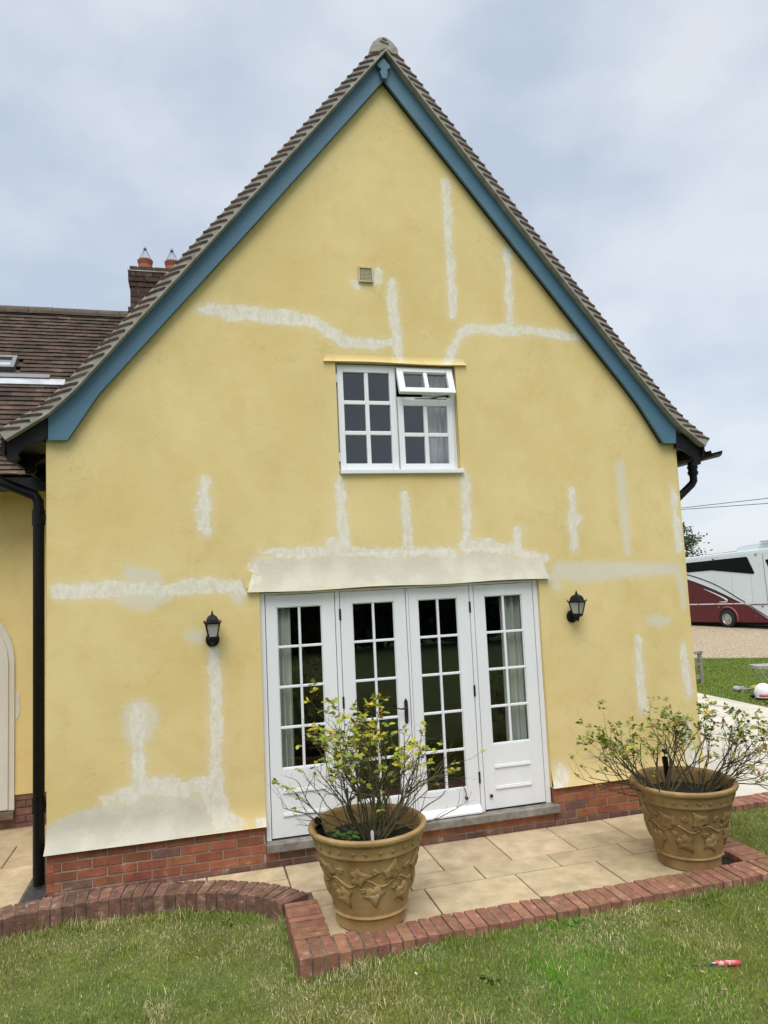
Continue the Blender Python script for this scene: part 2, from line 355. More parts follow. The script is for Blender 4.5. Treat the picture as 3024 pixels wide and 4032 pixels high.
def build_wall():
    def lines(a, b, keys, st):
        ks = sorted([a, b]+keys); out = []
        for p, q in zip(ks[:-1], ks[1:]): out += list(np.linspace(p, q, max(1, round((q-p)/st)), endpoint=False))
        return np.array(out+[b])
    xs = lines(X0, X1, [DX0, DX1, WX0, WX1], .022); zs = lines(ZB, 7.5, [DZ1, WZ0, WZ1], .022)
    X, Z = np.meshgrid(xs, zs); zr = zroof(X)+.02; Zc = np.minimum(Z, zr)
    flare = .036*np.clip(1-(Zc-ZB)/.20, 0, 1)**2.0
    lump = .005*(np.sin(X*2.1+Z*1.3)+np.sin(X*3.7-Z*2.9+1)+.6*np.sin(X*7.3+Z*5.1))
    Y = -flare + lump*.6
    Xf = X - .5*flare*np.clip(1-(X-X0)/.05, 0, 1) + .5*flare*np.clip(1-(X1-X)/.05, 0, 1)
    nx, nz = len(xs), len(zs); m = MB()
    m.v = list(map(tuple, np.stack([Xf.ravel(), Y.ravel(), Zc.ravel()], 1).tolist()))
    e = 1e-6
    for j in range(nz-1):
        for i in range(nx-1):
            xc, zc = (xs[i]+xs[i+1])/2, (zs[j]+zs[j+1])/2
            if DX0 < xc < DX1 and zc < DZ1: continue
            if WX0 < xc < WX1 and WZ0 < zc < WZ1: continue
            if zs[j] >= min(zr[j, i], zr[j, i+1]) and zs[j] >= max(zr[j, i], zr[j, i+1]): continue
            m.f.append((j*nx+i, j*nx+i+1, (j+1)*nx+i+1, (j+1)*nx+i)); m.m.append(0)
    # reveals, flare underside, side walls
    for (a0, a1, c0, c1) in ((DX0, DX1, ZB, DZ1), (WX0, WX1, WZ0, WZ1)):
        m.add([(a0, .004, c0), (a0, .14, c0), (a0, .14, c1), (a0, .004, c1)], [(0, 3, 2, 1)])
        m.add([(a1, .004, c0), (a1, .14, c0), (a1, .14, c1), (a1, .004, c1)], [(0, 1, 2, 3)])
        m.add([(a0, .004, c1), (a1, .004, c1), (a1, .14, c1), (a0, .14, c1)], [(0, 3, 2, 1)])
    for a0, a1 in ((X0-.018, DX0), (DX1, X1+.018)):
        m.add([(a0, -.036, ZB), (a1, -.036, ZB), (a1, .05, ZB), (a0, .05, ZB)], [(0, 3, 2, 1)])
    for xx, sgn, yl in ((X0, -1, 2.0), (X1, 1, 9.0)):
        zz = [ZB, ZB+.05, ZB+.1, ZB+.2, 3.9 if sgn < 0 else 3.78]; k = len(zz)
        vs = [(xx+sgn*.018*max(0, 1-(z-ZB)/.2)**2, y, z) for y in (-.045*0, yl) for z in zz]
        vs = [(v[0], v[1] if v[1] > 1 else -.036*max(0, 1-(v[2]-ZB)/.2)**2, v[2]) for v in vs]
        m.add(vs, [(i, i+1, k+i+1, k+i) if sgn < 0 else (i, k+i, k+i+1, i+1) for i in range(k-1)])
    o = m.build('wall', RENDER, house, smooth=True, autosm=40); set_filler(o); return o
build_wall()
def hood(name, x0, x1, z0, z1, out, taper):      # flared drip moulding of render above an opening
    nx, nz = int((x1-x0)/.03), 12; m = MB(); vs = []
    for j in range(nz+1):
        t = j/nz; z = z0+(z1-z0)*t; ins = taper*t
        for i in range(nx+1):
            u = i/nx; x = x0+ins+(x1-x0-2*ins)*u
            wl = .003*(math.sin(x*2.1+z*1.3)+math.sin(x*3.7-z*2.9+1)+.6*math.sin(x*7.3+z*5.1))
            vs.append((x, wl - .0035*(1-t) - out*(1-t)**2.4 + (.003 if j == nz else 0), z + (.006*math.sin(x*5) if j == 0 else 0)))
    fs = [(j*(nx+1)+i, j*(nx+1)+i+1, (j+1)*(nx+1)+i+1, (j+1)*(nx+1)+i) for j in range(nz) for i in range(nx)]
    m.add(vs, fs)
    lo = vs[:nx+1]; m.add(lo+[(p[0], .01, p[2]) for p in lo], [(i, nx+1+i, nx+2+i, i+1) for i in range(nx)])
    for i in (0, nx):
        col = [vs[j*(nx+1)+i] for j in range(nz+1)]
        m.add(col+[(p[0], .01, p[2]) for p in col], [(j, j+1, nz+2+j, nz+1+j) if i == 0 else (j, nz+1+j, nz+2+j, j+1) for j in range(nz)])
    o = m.build(name, RENDER, house, smooth=True, autosm=50); set_filler(o); return o
hood('drip_moulding', .408, 3.275, 2.303, 2.64, .040, .10)
hood('drip_moulding', 1.157, 2.555, 4.388, 4.46, .022, .03)
m = MB(); m.prism([(.40, -.01, 2.325), (.50, -.01, 2.46), (.38, -.01, 2.52), (.37, -.012, 2.44)], (0, .012, 0)); m.build('render_flake', RENDER, house)

# --- brick plinth
def bricks(m, x0, x1, y, z0, n, face, off=0, bl=.215, bh=.065, j=.010, d=.05, skip=lambda k, a: False, z0s=None):
    """n courses of stretchers; face(u, y, z) gives world corner; one loose island per brick."""
    for k in range(n):
        u = x0 - ((k+off) % 2)*(bl+j)/2
        while u < x1:
            a, b = max(u, x0), min(u+bl, x1)
            if b-a > .03 and not skip(k, (a+b)/2):
                za = z0+k*(bh+j); jit = rnd.uniform(-.0025, .0025); t = rnd.uniform(-.0012, .0012)
                e = .0035
                q = []
                for yy, ee in ((y+jit, e), (y+jit+e, 0), (y+d, 0)):
                    q += [face(a+ee, yy, za+ee+t), face(b-ee, yy, za+ee-t), face(b-ee, yy, za+bh-ee-t), face(a+ee, yy, za+bh-ee+t)]
                fs = [(0, 1, 2, 3)]+[(r*4+i, (r+1)*4+i, (r+1)*4+(i+1) % 4, r*4+(i+1) % 4)[::-1] for r in (0, 1) for i in range(4)]
                fs = [(0, 1, 2, 3)]+[((r*4+i), (r*4+4+i), (r*4+4+(i+1) % 4), (r*4+(i+1) % 4)) for r in (0, 1) for i in range(4)]
                m.cur = 0 if (k > 0 and rnd.random() > .06) else 1
                m.add(q, fs)
            u += bl+j
    m.cur = 0
ident = lambda u, y, z: (u, y, z)
PZ = ZB-.004-5*.075+.010
m = MB()
bricks(m, X0, .51, 0.0, PZ, 5, ident); bricks(m, 3.19, X1, 0.0, PZ, 5, ident, off=1)
bricks(m, .51, 3.19, .004, PZ, 2, ident)
bricks(m, -.002, 1.98, X0, PZ, 5, lambda u, y, z: (y, 1.978-u, z), off=1)
bricks(m, 0, 8.9, -X1, PZ, 5, lambda u, y, z: (-y, u, z), off=1)
m.build('plinth', [BRICK, DAMP], house)
m = MB()
m.box(X0+.006, .505, .006, .12, -.1, ZB-.002); m.box(.505, 3.195, .011, .12, -.1, .13); m.box(3.195, X1-.006, .006, .12, -.1, ZB-.002)
m.box(X0+.006, X0+.1, .12, 2.0, -.1, ZB-.003); m.box(X1-.1, X1-.006, .12, 8.9, -.1, ZB-.003)
m.build('plinth_mortar', JOINT, house)
# stone threshold
m = MB(); m.box(.51, 3.225, -.052, .10, .128, .198)
m.build('threshold', SILL, house, bevel=.008)

# --- french doors
YF = .035                                       # face of the door frame, set back in the opening
fr = MB()
def frame_box(x0, x1, z0, z1, y0=YF, y1=.11): fr.box(x0, x1, y0, y1, z0, z1)
frame_box(DX0+.002, .560, .2, 2.295); frame_box(3.128, DX1-.002, .2, 2.295); frame_box(.562, 3.126, 2.275, 2.294)
frame_box(1.185, 1.224, .2, 2.274); frame_box(2.473, 2.511, .2, 2.274)
fr.build('door_frame', WHITE, house, bevel=.004)
leaves = [  # x0, x1, z0, glass x0, x1, columns z list bottom
 ('door', .563, 1.182, .215, .663, 1.060, .778, True),
 ('door', 1.227, 1.845, .215, 1.341, 1.731, .43, False),
 ('door', 1.869, 2.470, .215, 1.962, 2.348, .43, False),
 ('door', 2.514, 3.125, .215, 2.623, 3.007, .789, True)]
METAL = mat('dark_bronze', (.035, .027, .022), (.07, .055, .045), 20, .5, metal=.6)
for k, (nm, x0, x1, z0, gx0, gx1, gz0, panel) in enumerate(leaves):
    z1 = 2.272; gz1 = 2.163; yb = YF+.004; m = MB(); d = .045
    m.box(x0+.003, gx0, yb, yb+d, z0, z1); m.box(gx1, x1-.003, yb, yb+d, z0, z1)
    m.box(gx0, gx1, yb, yb+d, gz1, z1-.002); m.box(gx0, gx1, yb, yb+d, z0, gz0)
    leaf = m.build('door', WHITE, house, bevel=.002)
    gm = MB()                                    # glazing bars with a chamfer
    rows = 4 if panel else 5
    xm = (gx0+gx1)/2
    gm.box(xm-.011, xm+.011, yb+.006, yb+.034, gz0, gz1)
    zs = [gz0+(gz1-gz0)*i/rows for i in range(1, rows)]
    for z in zs: gm.box(gx0, xm-.011, yb+.0065, yb+.034, z-.011, z+.011); gm.box(xm+.011, gx1, yb+.0065, yb+.034, z-.011, z+.011)
    for a, b in ((gx0, gx0+.008), (gx1-.008, gx1)): gm.box(a, b, yb+.008, yb+.03, gz0, gz1)
    for a, b in ((gz0, gz0+.010), (gz1-.008, gz1)): gm.box(gx0+.008, gx1-.008, yb+.008, yb+.03, a, b)
    gm.build('glazing_bar', WHITE, leaf, bevel=.004)
    pm = MB(); pm.add([(gx0, yb+.022, gz0), (gx1, yb+.022, gz0), (gx1, yb+.022, gz1), (gx0, yb+.022, gz1)], [(0, 1, 2, 3)])
    pm.build('pane', GLASS, leaf)
    if panel:
        bm_ = MB(); pa, pb = gx0+.002, gx1-.02
        for z in (.585, .395):
            bm_.box(pa, pb, yb-.012, yb+.001, z-.009, z+.009); bm_.box(pa, pb, yb-.006, yb+.001, z+.010, z+.020)
        bm_.build('panel_moulding', WHITE, leaf, bevel=.004)
    else:
        wb = MB(); wb.prism([(x0+.006, yb-.001, .275), (x0+.006, yb-.020, .262), (x0+.006, yb-.045, .222), (x0+.006, yb-.045, .206), (x0+.006, yb-.001, .206)], (x1-x0-.012, 0, 0))
        wb.build('weather_bar', WHITE, leaf, bevel=.003)
    if k in (1, 2):
        for z in (2.07, 1.295, .51):
            hm = MB(); xx = 1.226 if k == 1 else 2.471
            hm.box(xx-.010, xx+.010, yb-.004, yb+.004, z-.05, z+.05); hm.tube([(xx, yb-.006, z-.052), (xx, yb-.006, z+.052)], .006, 8)
            hm.build('hinge', METAL, leaf)
    if k == 1:
        hm = MB(); hx = 1.800
        hm.prism([(hx-.017, yb-.007, 1.08), (hx-.010, yb-.007, 1.06), (hx+.010, yb-.007, 1.06), (hx+.017, yb-.007, 1.08), (hx+.017, yb-.007, 1.255), (hx, yb-.007, 1.285), (hx-.017, yb-.007, 1.255)], (0, .008, 0))
        hm.tube([(hx, yb-.005, 1.205), (hx, yb-.045, 1.205), (hx-.02, yb-.052, 1.203), (hx-.06, yb-.052, 1.20), (hx-.105, yb-.050, 1.215)], [.010, .009, .008, .007, .005], 8)
        hm.build('handle', METAL, leaf, smooth=True, autosm=40)
    if k == 2:
        hm = MB(); hm.tube([(2.33, yb-.001, .345), (2.33, yb-.02, .345)], .014, 10); hm.tube([(2.33, yb-.012, .345), (2.325, yb-.02, .39), (2.315, yb-.02, .43), (2.30, yb-.022, .455), (2.312, yb-.022, .475)], .004, 6)
        hm.build('cabin_hook', METAL, leaf, smooth=True)
    if k == 3:
        hm = MB(); hm.tube([(2.572, yb-.001, .338), (2.572, yb-.012, .338), (2.572, yb-.022, .338)], [.011, .012, .016], 10); hm.build('knob', METAL, leaf, smooth=True)
m = MB(); m.box(1.847, 1.8665, YF-.008, YF+.05, .216, 2.272); m.build('meeting_stile', WHITE, house, bevel=.004)

# --- upper window
win = MB(); yw = .055
win.box(WX0+.002, 1.284, yw, .13, 3.377, 4.385); win.box(2.412, WX1-.002, yw, .13, 3.377, 4.385); win.box(1.286, 2.41, yw, .13, 4.362, 4.384)
win.box(1.846, 1.858, yw, .13, 3.378, 4.360); win.box(1.286, 1.845, yw, .13, 3.377, 3.384); win.box(1.859, 2.41, yw, .13, 3.377, 3.384); win.box(1.860, 2.410, yw+.002, .13, 4.062, 4.085)
window = win.build('window', WHITE, house, bevel=.003)
sm_ = MB(); sm_.box(1.276, 2.468, -.035, .13, 3.336, 3.376); sm_.build('sill', WHITE, window, bevel=.006)
def sash(x0, x1, z0, z1, gx0, gx1, gz0, gz1, rows, y):
    m = MB(); d = .045
    m.box(x0, gx0, y, y+d, z0, z1); m.box(gx1, x1, y, y+d, z0, z1); m.box(gx0, gx1, y, y+d, gz1, z1); m.box(gx0, gx1, y, y+d, z0, gz0)
    xm = (gx0+gx1)/2; m.box(xm-.019, xm+.019, y+.004, y+d-.004, gz0, gz1)
    for i in range(1, rows):
        z = gz0+(gz1-gz0)*i/rows
        m.box(gx0, xm-.019, y+.0045, y+d-.004, z-.019, z+.019); m.box(xm+.019, gx1, y+.0045, y+d-.004, z-.019, z+.019)
    p = MB(); p.add([(gx0, y+.03, gz0), (gx1, y+.03, gz0), (gx1, y+.03, gz1), (gx0, y+.03, gz1)], [(0, 1, 2, 3)])
    return m, p
a, b = sash(1.287, 1.844, 3.386, 4.360, 1.343, 1.786, 3.440, 4.305, 3, .030); a.build('casement', WHITE, window, bevel=.005); b.build('pane', GLASS, window)
a, b = sash(1.861, 2.408, 3.386, 4.060, 1.915, 2.350, 3.438, 3.994, 2, .030); a.build('casement', WHITE, window, bevel=.005); b.build('pane', GLASS, window)
ang = R(20); hz = 4.358
def swing(mb):                                   # top-hung light, open
    out = []
    for x, y, z in mb.v:
        dy, dz = y-.03, z-hz
        out.append((x, .012 + dy*math.cos(ang)+dz*math.sin(ang), hz - dy*math.sin(ang)+dz*math.cos(ang)))
    mb.v = out; return mb
a, b = sash(1.856, 2.412, 4.082, 4.358, 1.918, 2.352, 4.135, 4.312, 1, .030)
swing(a).build('top_light', WHITE, window, bevel=.005); swing(b).build('pane', GLASS, window)
m = MB(); m.tube([(2.20, .06, 4.075), (2.30, -.01, 4.08), (2.385, -.055, 4.095)], .006, 6); m.box(2.04, 2.36, .05, .062, 4.066, 4.074); m.build('stay', METAL, window)
for z in (4.24, 3.50):
    m = MB(); m.box(1.270, 1.285, .022, .05, z-.04, z+.04); m.build('hinge', WHITE, window, bevel=.003)

# --- vent grille
CREAM = mat('cream_plastic', (.46, .41, .26), (.52, .47, .31), 10, .5)
DARK = mat('dark_void', (.01, .01, .01), rough=1)
m = MB(); ys, ye = -.030, .004
m.box(VX0, VX0+.014, ys, ye, VZ0, VZ1); m.box(VX1-.014, VX1, ys, ye, VZ0, VZ1); m.box(VX0+.014, VX1-.014, ys, ye, VZ1-.014, VZ1-.0004); m.box(VX0+.014, VX1-.014, ys, ye, VZ0+.0004, VZ0+.014)
for i in range(1, 9):
    x = VX0+.014+(VX1-VX0-.028)*i/9; m.box(x-.0022, x+.0022, -.024, -.012, VZ0+.014, VZ1-.014)
for i in range(1, 9):
    z = VZ0+.014+(VZ1-VZ0-.028)*i/9; m.box(VX0+.014, VX1-.014, -.0235, -.0125, z-.0022, z+.0022)
vg = m.build('vent_grille', CREAM, house)
m = MB(); m.add([(VX0+.01, -.008, VZ0+.01), (VX1-.01, -.008, VZ0+.01), (VX1-.01, -.008, VZ1-.01), (VX0+.01, -.008, VZ1-.01)], [(0, 1, 2, 3)]); m.build('vent_back', DARK, vg)

# --- bargeboards, finial
YB = -.07
def onb(pts, y=YB): return [(*F(px, py, y)[:1], y, F(px, py, y)[1]) for px, py in pts]
left = onb([(1511.5, 207), (1511.5, 317), (1000, 884), (389, 1551), (265, 1733.6), (188.7, 1733.6), (188.7, 1622), (235, 1586), (295, 1530), (500, 1306), (889, 890), (1000, 771)])
m = MB(); m.prism([p if i not in (0, 1) else (p[0]-.002, p[1], p[2]) for i, p in enumerate(left)], (0, .028, 0)); m.build('bargeboard', BLUE, house, bevel=.003)
right = onb([(1511.5, 207), (1511.5, 317), (2446, 1500), (2518, 1595), (2614.5, 1745), (2663, 1746), (2662, 1665), (2515, 1488), (2000, 843)])
m = MB(); m.prism([p if i not in (0, 1) else (p[0]+.002, p[1], p[2]) for i, p in enumerate(right)], (0, .028, 0)); m.build('bargeboard', BLUE, house, bevel=.003)
zt = lambda a, b: (1400+a/6.636, 150+b/6.636)
fin = onb([zt(*p) for p in [(735, 510), (690, 530), (560, 680), (580, 725), (630, 765), (665, 790), (670, 830), (640, 875), (700, 1040), (810, 1055), (855, 905), (830, 850), (835, 810), (880, 795), (910, 760), (905, 725), (800, 600)]], -.115)
m = MB(); m.prism(fin, (0, .042, 0)); m.build('finial', BLUE, house, bevel=.003)
# soffit strip closing the gap between bargeboard and wall
m = MB()
for side in (left, right):
    inner = side[1:5] if side is left else side[1:5]
    for p, q in zip(inner[:-1], inner[1:]):
        m.add([(p[0], YB+.027, p[2]+.012), (q[0], YB+.027, q[2]+.012), (q[0], .006, q[2]+.012), (p[0], .006, p[2]+.012)], [(0, 1, 2, 3)])
m.build('soffit', DARKWOOD, house)

# --- verge: mortar bed with the tile ends showing
def along(pts, s):
    for (a, b), (c, d) in zip(pts[:-1], pts[1:]):
        l = math.hypot(c-a, d-b)
        if s <= l: return Vector((a+(c-a)*s/l, b+(d-b)*s/l)), Vector(((c-a)/l, (d-b)/l))
        s -= l
    return Vector(pts[-1]), Vector(((c-a)/l, (d-b)/l))
def plen(pts): return sum(math.hypot(c-a, d-b) for (a, b), (c, d) in zip(pts[:-1], pts[1:]))
def offs(pts, n, sgn):
    out = []
    for i, p in enumerate(pts):
        t = (Vector(pts[min(i+1, len(pts)-1)])-Vector(pts[max(i-1, 0)])).normalized(); nn = Vector((-t.y, t.x))*sgn
        out.append((p[0]+nn.x*n, p[1]+nn.y*n))
    return out
YV = -.135
vb = MB(); vt = MB(); uc = MB()
for pts, sgn in ((LP, 1), (RP, -1)):
    up_ = offs(pts, .082, sgn); up_[-1] = (1.864, 7.475+.13)
    for a, b, c, d in zip(pts[:-1], pts[1:], up_[1:], up_[:-1]):
        vb.prism([(a[0], YV, a[1]), (b[0], YV, b[1]), (c[0], YV, c[1]), (d[0], YV, d[1])], (0, .16, 0))
    lo = offs(pts, -.014, sgn); lo[-1] = (1.864, 7.475-.022)
    for a, b, c, d in zip(lo[:-1], lo[1:], pts[1:], pts[:-1]):
        uc.prism([(a[0], YV-.012, a[1]), (b[0], YV-.012, b[1]), (c[0], YV-.012, c[1]), (d[0], YV-.012, d[1])], (0, .17, 0))
    Ls = plen(pts); s = .0
    while s < Ls-.06:
        p, t = along(pts, s); nn = Vector((-t.y, t.x))*sgn
        tilt = R(rnd.uniform(19, 24))*sgn; tt = Vector((t.x*math.cos(-tilt)-t.y*math.sin(-tilt), t.x*math.sin(-tilt)+t.y*math.cos(-tilt))); tn = Vector((-tt.y, tt.x))*sgn
        ln = rnd.uniform(.15, .185); th = .021
        a = p + nn*.074; pts2 = []
        k = 5
        for i in range(k+1): u = i/k; pts2.append(a+tt*(ln*u) - tn*(.016*u*u))
        top = [q+tn*th for q in pts2]
        poly = [(q.x, YV-.005, q.y) for q in pts2]+[(q.x, YV-.005, q.y) for q in top[::-1]]
        vt.prism(poly, (0, .16+rnd.uniform(0, .004), 0)); s += .098+rnd.uniform(-.004, .004)
vb.build('verge_mortar', MORTAR, house); vt.build('verge_tiles', TILEEDGE, house); uc.build('undercloak', MORTAR, house)
m = MB()                                         # mortared end of the ridge
rc = [(1.70, 7.375), (1.712, 7.44), (1.74, 7.495), (1.79, 7.54), (1.838, 7.56), (1.885, 7.553), (1.94, 7.515), (1.985, 7.46), (1.985, 7.39), (1.92, 7.40), (1.864, 7.44), (1.80, 7.40)]
m.prism([(x, YV-.012, z+.035) for x, z in rc], (0, .12, 0)); ridge_end = m.build('ridge_mortar', MORTAR, house, bevel=.008)
m = MB()
for (a, b, th, an) in ((1.855, 7.545, .010, -8), (1.850, 7.512, .010, -14)):
    c, s = math.cos(R(an)), math.sin(R(an)); l = .022 if b > 7.53 else .045
    m.obox((a, YV-.012, b+.02), (l*c, 0, l*s), (0, .004, 0), (-.006*s, 0, .006*c))
m.build('tile_slips', TILEEDGE, house)
def halfpipe(m, p0, p1, r, t, n=10, a0=0, a1=math.pi, down=False):
    p0, p1 = Vector(p0), Vector(p1); d = (p1-p0).normalized(); sx = d.cross(Vector((0, 0, 1))).normalized(); uz = Vector((0, 0, -1 if down else 1)); vs = []
    for p in (p0, p1):
        for rr in (r, r-t):
            for k in range(n+1): a = a0+(a1-a0)*k/n; vs.append(p+sx*math.cos(a)*rr+uz*math.sin(a)*rr)
    q = n+1; fs = []
    for k in range(n): fs += [(k, k+1, 2*q+k+1, 2*q+k), (q+k, 3*q+k, 3*q+k+1, q+k+1), (k, q+k, q+k+1, k+1), (2*q+k, 2*q+k+1, 3*q+k+1, 3*q+k)]
    fs += [(0, 2*q, 3*q, q), (n, q+n, 3*q+n, 2*q+n)]
    m.add(vs, fs)
m = MB()
y = -.02
while y < 8.8: halfpipe(m, (1.864, y, 7.475+.0), (1.864, y+.295, 7.475+.0), .135, .02); y += .3
m.build('ridge_tiles', TILE, house)

# --- roof tiles
def tiles(m, pts, sgn, d0, d1, world, gauge=.1, tw=.165, th=.014, skip=lambda s, d: False, base=.02, tz=.030):
    Ls = plen(pts); s = .0; k = 0
    while s < Ls-.05:
        p, t = along(pts, s); nn = Vector((-t.y, t.x))*sgn
        d = d0 - (k % 2)*tw/2 + rnd.uniform(-.004, .004)
        while d < d1:
            a, b = max(d, d0)+.0012, min(d+tw, d1)-.0012
            if b-a > .02 and not skip(s, (a+b)/2):
                j = rnd.uniform(0, .006); j2 = rnd.uniform(0, .006); js = rnd.uniform(-.004, .004)
                q = []
                for (u, n0) in ((js, tz), (.155, .008)):
                    for h in (0, th):
                        for dd, jj in ((a, j), (b, j2)):
                            c = p+t*u+nn*(base+n0+h+jj*(1 if u < .1 else 0)); q.append(world(c.x, c.y, dd))
                fs = [(0, 1, 3, 2), (2, 3, 7, 6), (0, 4, 5, 1), (0, 2, 6, 4), (1, 5, 7, 3)]
                m.add(q, fs)
            d += tw
        s += gauge; k += 1
m = MB()
tiles(m, LP, 1, .03, 3.0, lambda h, z, d: (h, d, z)); tiles(m, RP, -1, .03, 8.8, lambda h, z, d: (h, d, z), tw=.33)
m.build('roof', TILE, house)
m = MB()                                         # boarding below the tiles
for pts in (LP, RP):
    for a, b in zip(pts[:-1], pts[1:]):
        m.add([(a[0], .02, a[1]), (b[0], .02, b[1]), (b[0], 8.8, b[1]), (a[0], 8.8, a[1])], [(0, 1, 2, 3)])
m.build('roof_boarding', DARKWOOD, house)

# --- scrolled black rafter feet under both eaves
ze = lambda a, b: (a/3.6875, 1600+b/3.6875)
lf = [F(*ze(*p), -.06) for p in [(690, 60), (690, 430), (620, 480), (480, 520), (400, 555), (320, 605), (268, 665), (268, 700), (292, 735), (240, 780), (190, 802), (105, 780), (80, 520), (55, 440), (210, 425), (400, 290)]]
zq = lambda a, b: (2600+a/3.6875, 1700+b/3.6875)
rf = [F(*zq(*p), -.06) for p in [(232, 30), (232, 215), (320, 240), (390, 280), (450, 330), (490, 395), (480, 440), (520, 480), (585, 455), (590, 300), (680, 288), (640, 255), (640, 200), (510, 190), (380, 60), (310, 5)]]
for prof in (lf, rf):
    for yy in (-.065, .55, 1.15, 1.75):
        m = MB(); m.prism([(x, yy, z-.01) for x, z in prof], (0, .045, 0)); m.build('rafter_foot', BLACK, house, bevel=.003)
for nm, bx in (('eaves_soffit', (-1.47, X0, -.03, 2.0, 3.615, 3.63)), ('eaves_soffit', (X1, 5.08, -.03, 8.8, 3.59, 3.605)), ('fascia', (-1.50, -1.478, -.10, 1.6, 3.50, 3.66)), ('fascia', (5.09, 5.105, -.10, 8.8, 3.49, 3.60))):
    m = MB(); m.box(*bx); m.build(nm, BLACK, house)
# --- gable interior: dark rooms behind the glass
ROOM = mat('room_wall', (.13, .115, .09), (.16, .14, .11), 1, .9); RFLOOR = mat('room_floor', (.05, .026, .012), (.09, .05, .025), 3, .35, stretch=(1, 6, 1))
def room(x0, x1, y0, y1, z0, z1, m):
    m.add([(x0, y0, z0), (x1, y0, z0), (x1, y1, z0), (x0, y1, z0), (x0, y0, z1), (x1, y0, z1), (x1, y1, z1), (x0, y1, z1)],
          [(4, 7, 6, 5), (1, 5, 6, 2), (2, 6, 7, 3), (3, 7, 4, 0)]); m.cur = 1; m.add([(x0, y0, z0), (x1, y0, z0), (x1, y1, z0), (x0, y1, z0)], [(0, 1, 2, 3)]); m.cur = 0
    # front wall, inside face, round the opening
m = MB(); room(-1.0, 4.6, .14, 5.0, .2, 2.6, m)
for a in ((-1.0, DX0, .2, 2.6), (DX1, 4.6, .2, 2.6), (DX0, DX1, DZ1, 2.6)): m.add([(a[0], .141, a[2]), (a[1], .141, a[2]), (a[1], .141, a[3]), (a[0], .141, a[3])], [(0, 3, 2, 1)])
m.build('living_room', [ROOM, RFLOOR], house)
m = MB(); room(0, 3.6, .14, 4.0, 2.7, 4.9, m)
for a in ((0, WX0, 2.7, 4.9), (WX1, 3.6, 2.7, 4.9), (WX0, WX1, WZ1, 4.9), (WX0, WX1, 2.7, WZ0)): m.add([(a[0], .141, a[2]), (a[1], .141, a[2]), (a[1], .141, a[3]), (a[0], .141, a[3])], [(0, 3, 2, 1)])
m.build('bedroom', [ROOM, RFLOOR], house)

# --- older wing behind on the left
YWG = 2.0
m = MB(); m.add([(-7, YWG, .335), (X0, YWG, .335), (X0, YWG, 3.75), (-7, YWG, 3.75)], [(0, 1, 2, 3)])
m.build('wing_wall', RENDER, house); set_filler(bpy.context.scene.objects['wing_wall'])
m = MB(); bricks(m, -1.87, X0, YWG+.01, PZ+.0, 5, ident); bricks(m, -7, -3.4, YWG+.01, PZ, 5, ident); m.box(-7, X0, YWG+.02, YWG+.1, -.1, .333); m.build('wing_plinth', [DAMP, DAMP], house)
PATCH = mat('filler_white', (.58, .55, .46), (.64, .62, .54), 12, .9, .003, 30)
m = MB(); m.prism([(-1.872+a, YWG-.004, b) for a, b in ((0, 1.10), (0, 1.38), (.02, 1.39), (.035, 1.36), (.05, 1.36), (.048, 1.25), (.055, 1.18), (.03, 1.10))], (0, .006, 0)); m.build('filler_patch', PATCH, house)
DOORW = mat('cream_door', (.60, .57, .50), (.66, .63, .56), 3, .5)
def arch(cx, hw, zs, rise, z0, n=14): return [(cx-hw, z0), (cx+hw, z0)]+[(cx+hw*math.cos(math.pi*i/n), zs+rise*math.sin(math.pi*i/n)) for i in range(n+1)]
m = MB(); m.prism([(x, YWG-.02, z) for x, z in arch(-2.36, .49, 1.70, .58, .19)], (0, .05, 0)); wd = m.build('door', DOORW, house, bevel=.004)
m = MB(); m.prism([(x, YWG-.035, z) for x, z in arch(-2.36, .435, 1.69, .50, .20)], (0, .03, 0)); m.build('door_leaf', DOORW, wd, bevel=.006)
m = MB(); m.box(-2.90, -1.868, YWG-.06, YWG+.05, .11, .185); m.build('step', mat('brown_step', (.10, .07, .05), (.17, .125, .09), 8, .8, .003, 50), house, bevel=.006)
WP = [(1.52, 3.545), (1.75, 3.72), (4.3, 6.30)]
m = MB(); tiles(m, WP, 1, -5.2, 1.0, lambda h, z, d: (d, h, z), skip=lambda s, d: d > -.3 and s < 2.6 or (-2.64 < d < -2.09 and 2.13 < s < 2.47))
for a, b in zip(WP[:-1], WP[1:]): m.add([(-5.2, a[0], a[1]+.004), (1.0, a[0], a[1]+.004), (1.0, b[0], b[1]+.004), (-5.2, b[0], b[1]+.004)], [(0, 1, 2, 3)])
m.add([(-5.2, 4.3, 6.3), (1, 4.3, 6.3), (1, 7, 3.6), (-5.2, 7, 3.6)], [(0, 1, 2, 3)])
wroof = m.build('wing_roof', TILE, house)
m = MB(); x = -5.2
while x < 1: halfpipe(m, (x, 4.3, 6.285), (x+.295+rnd.uniform(-.003, .003), 4.3, 6.285+rnd.uniform(-.004, .004)), .13, .02); x += .3
m.build('ridge_tiles', mat('ridge_tile', (.075, .058, .042), (.13, .10, .075), 6, .9, .004, 50, c3=(.22, .19, .10), island=.2), wroof)
m = MB(); m.box(-5.2, -1.2, 1.50, 1.53, 3.42, 3.56); m.box(-5.2, X0, 1.53, 2.0, 3.50, 3.515); m.build('fascia', BLACK, house)
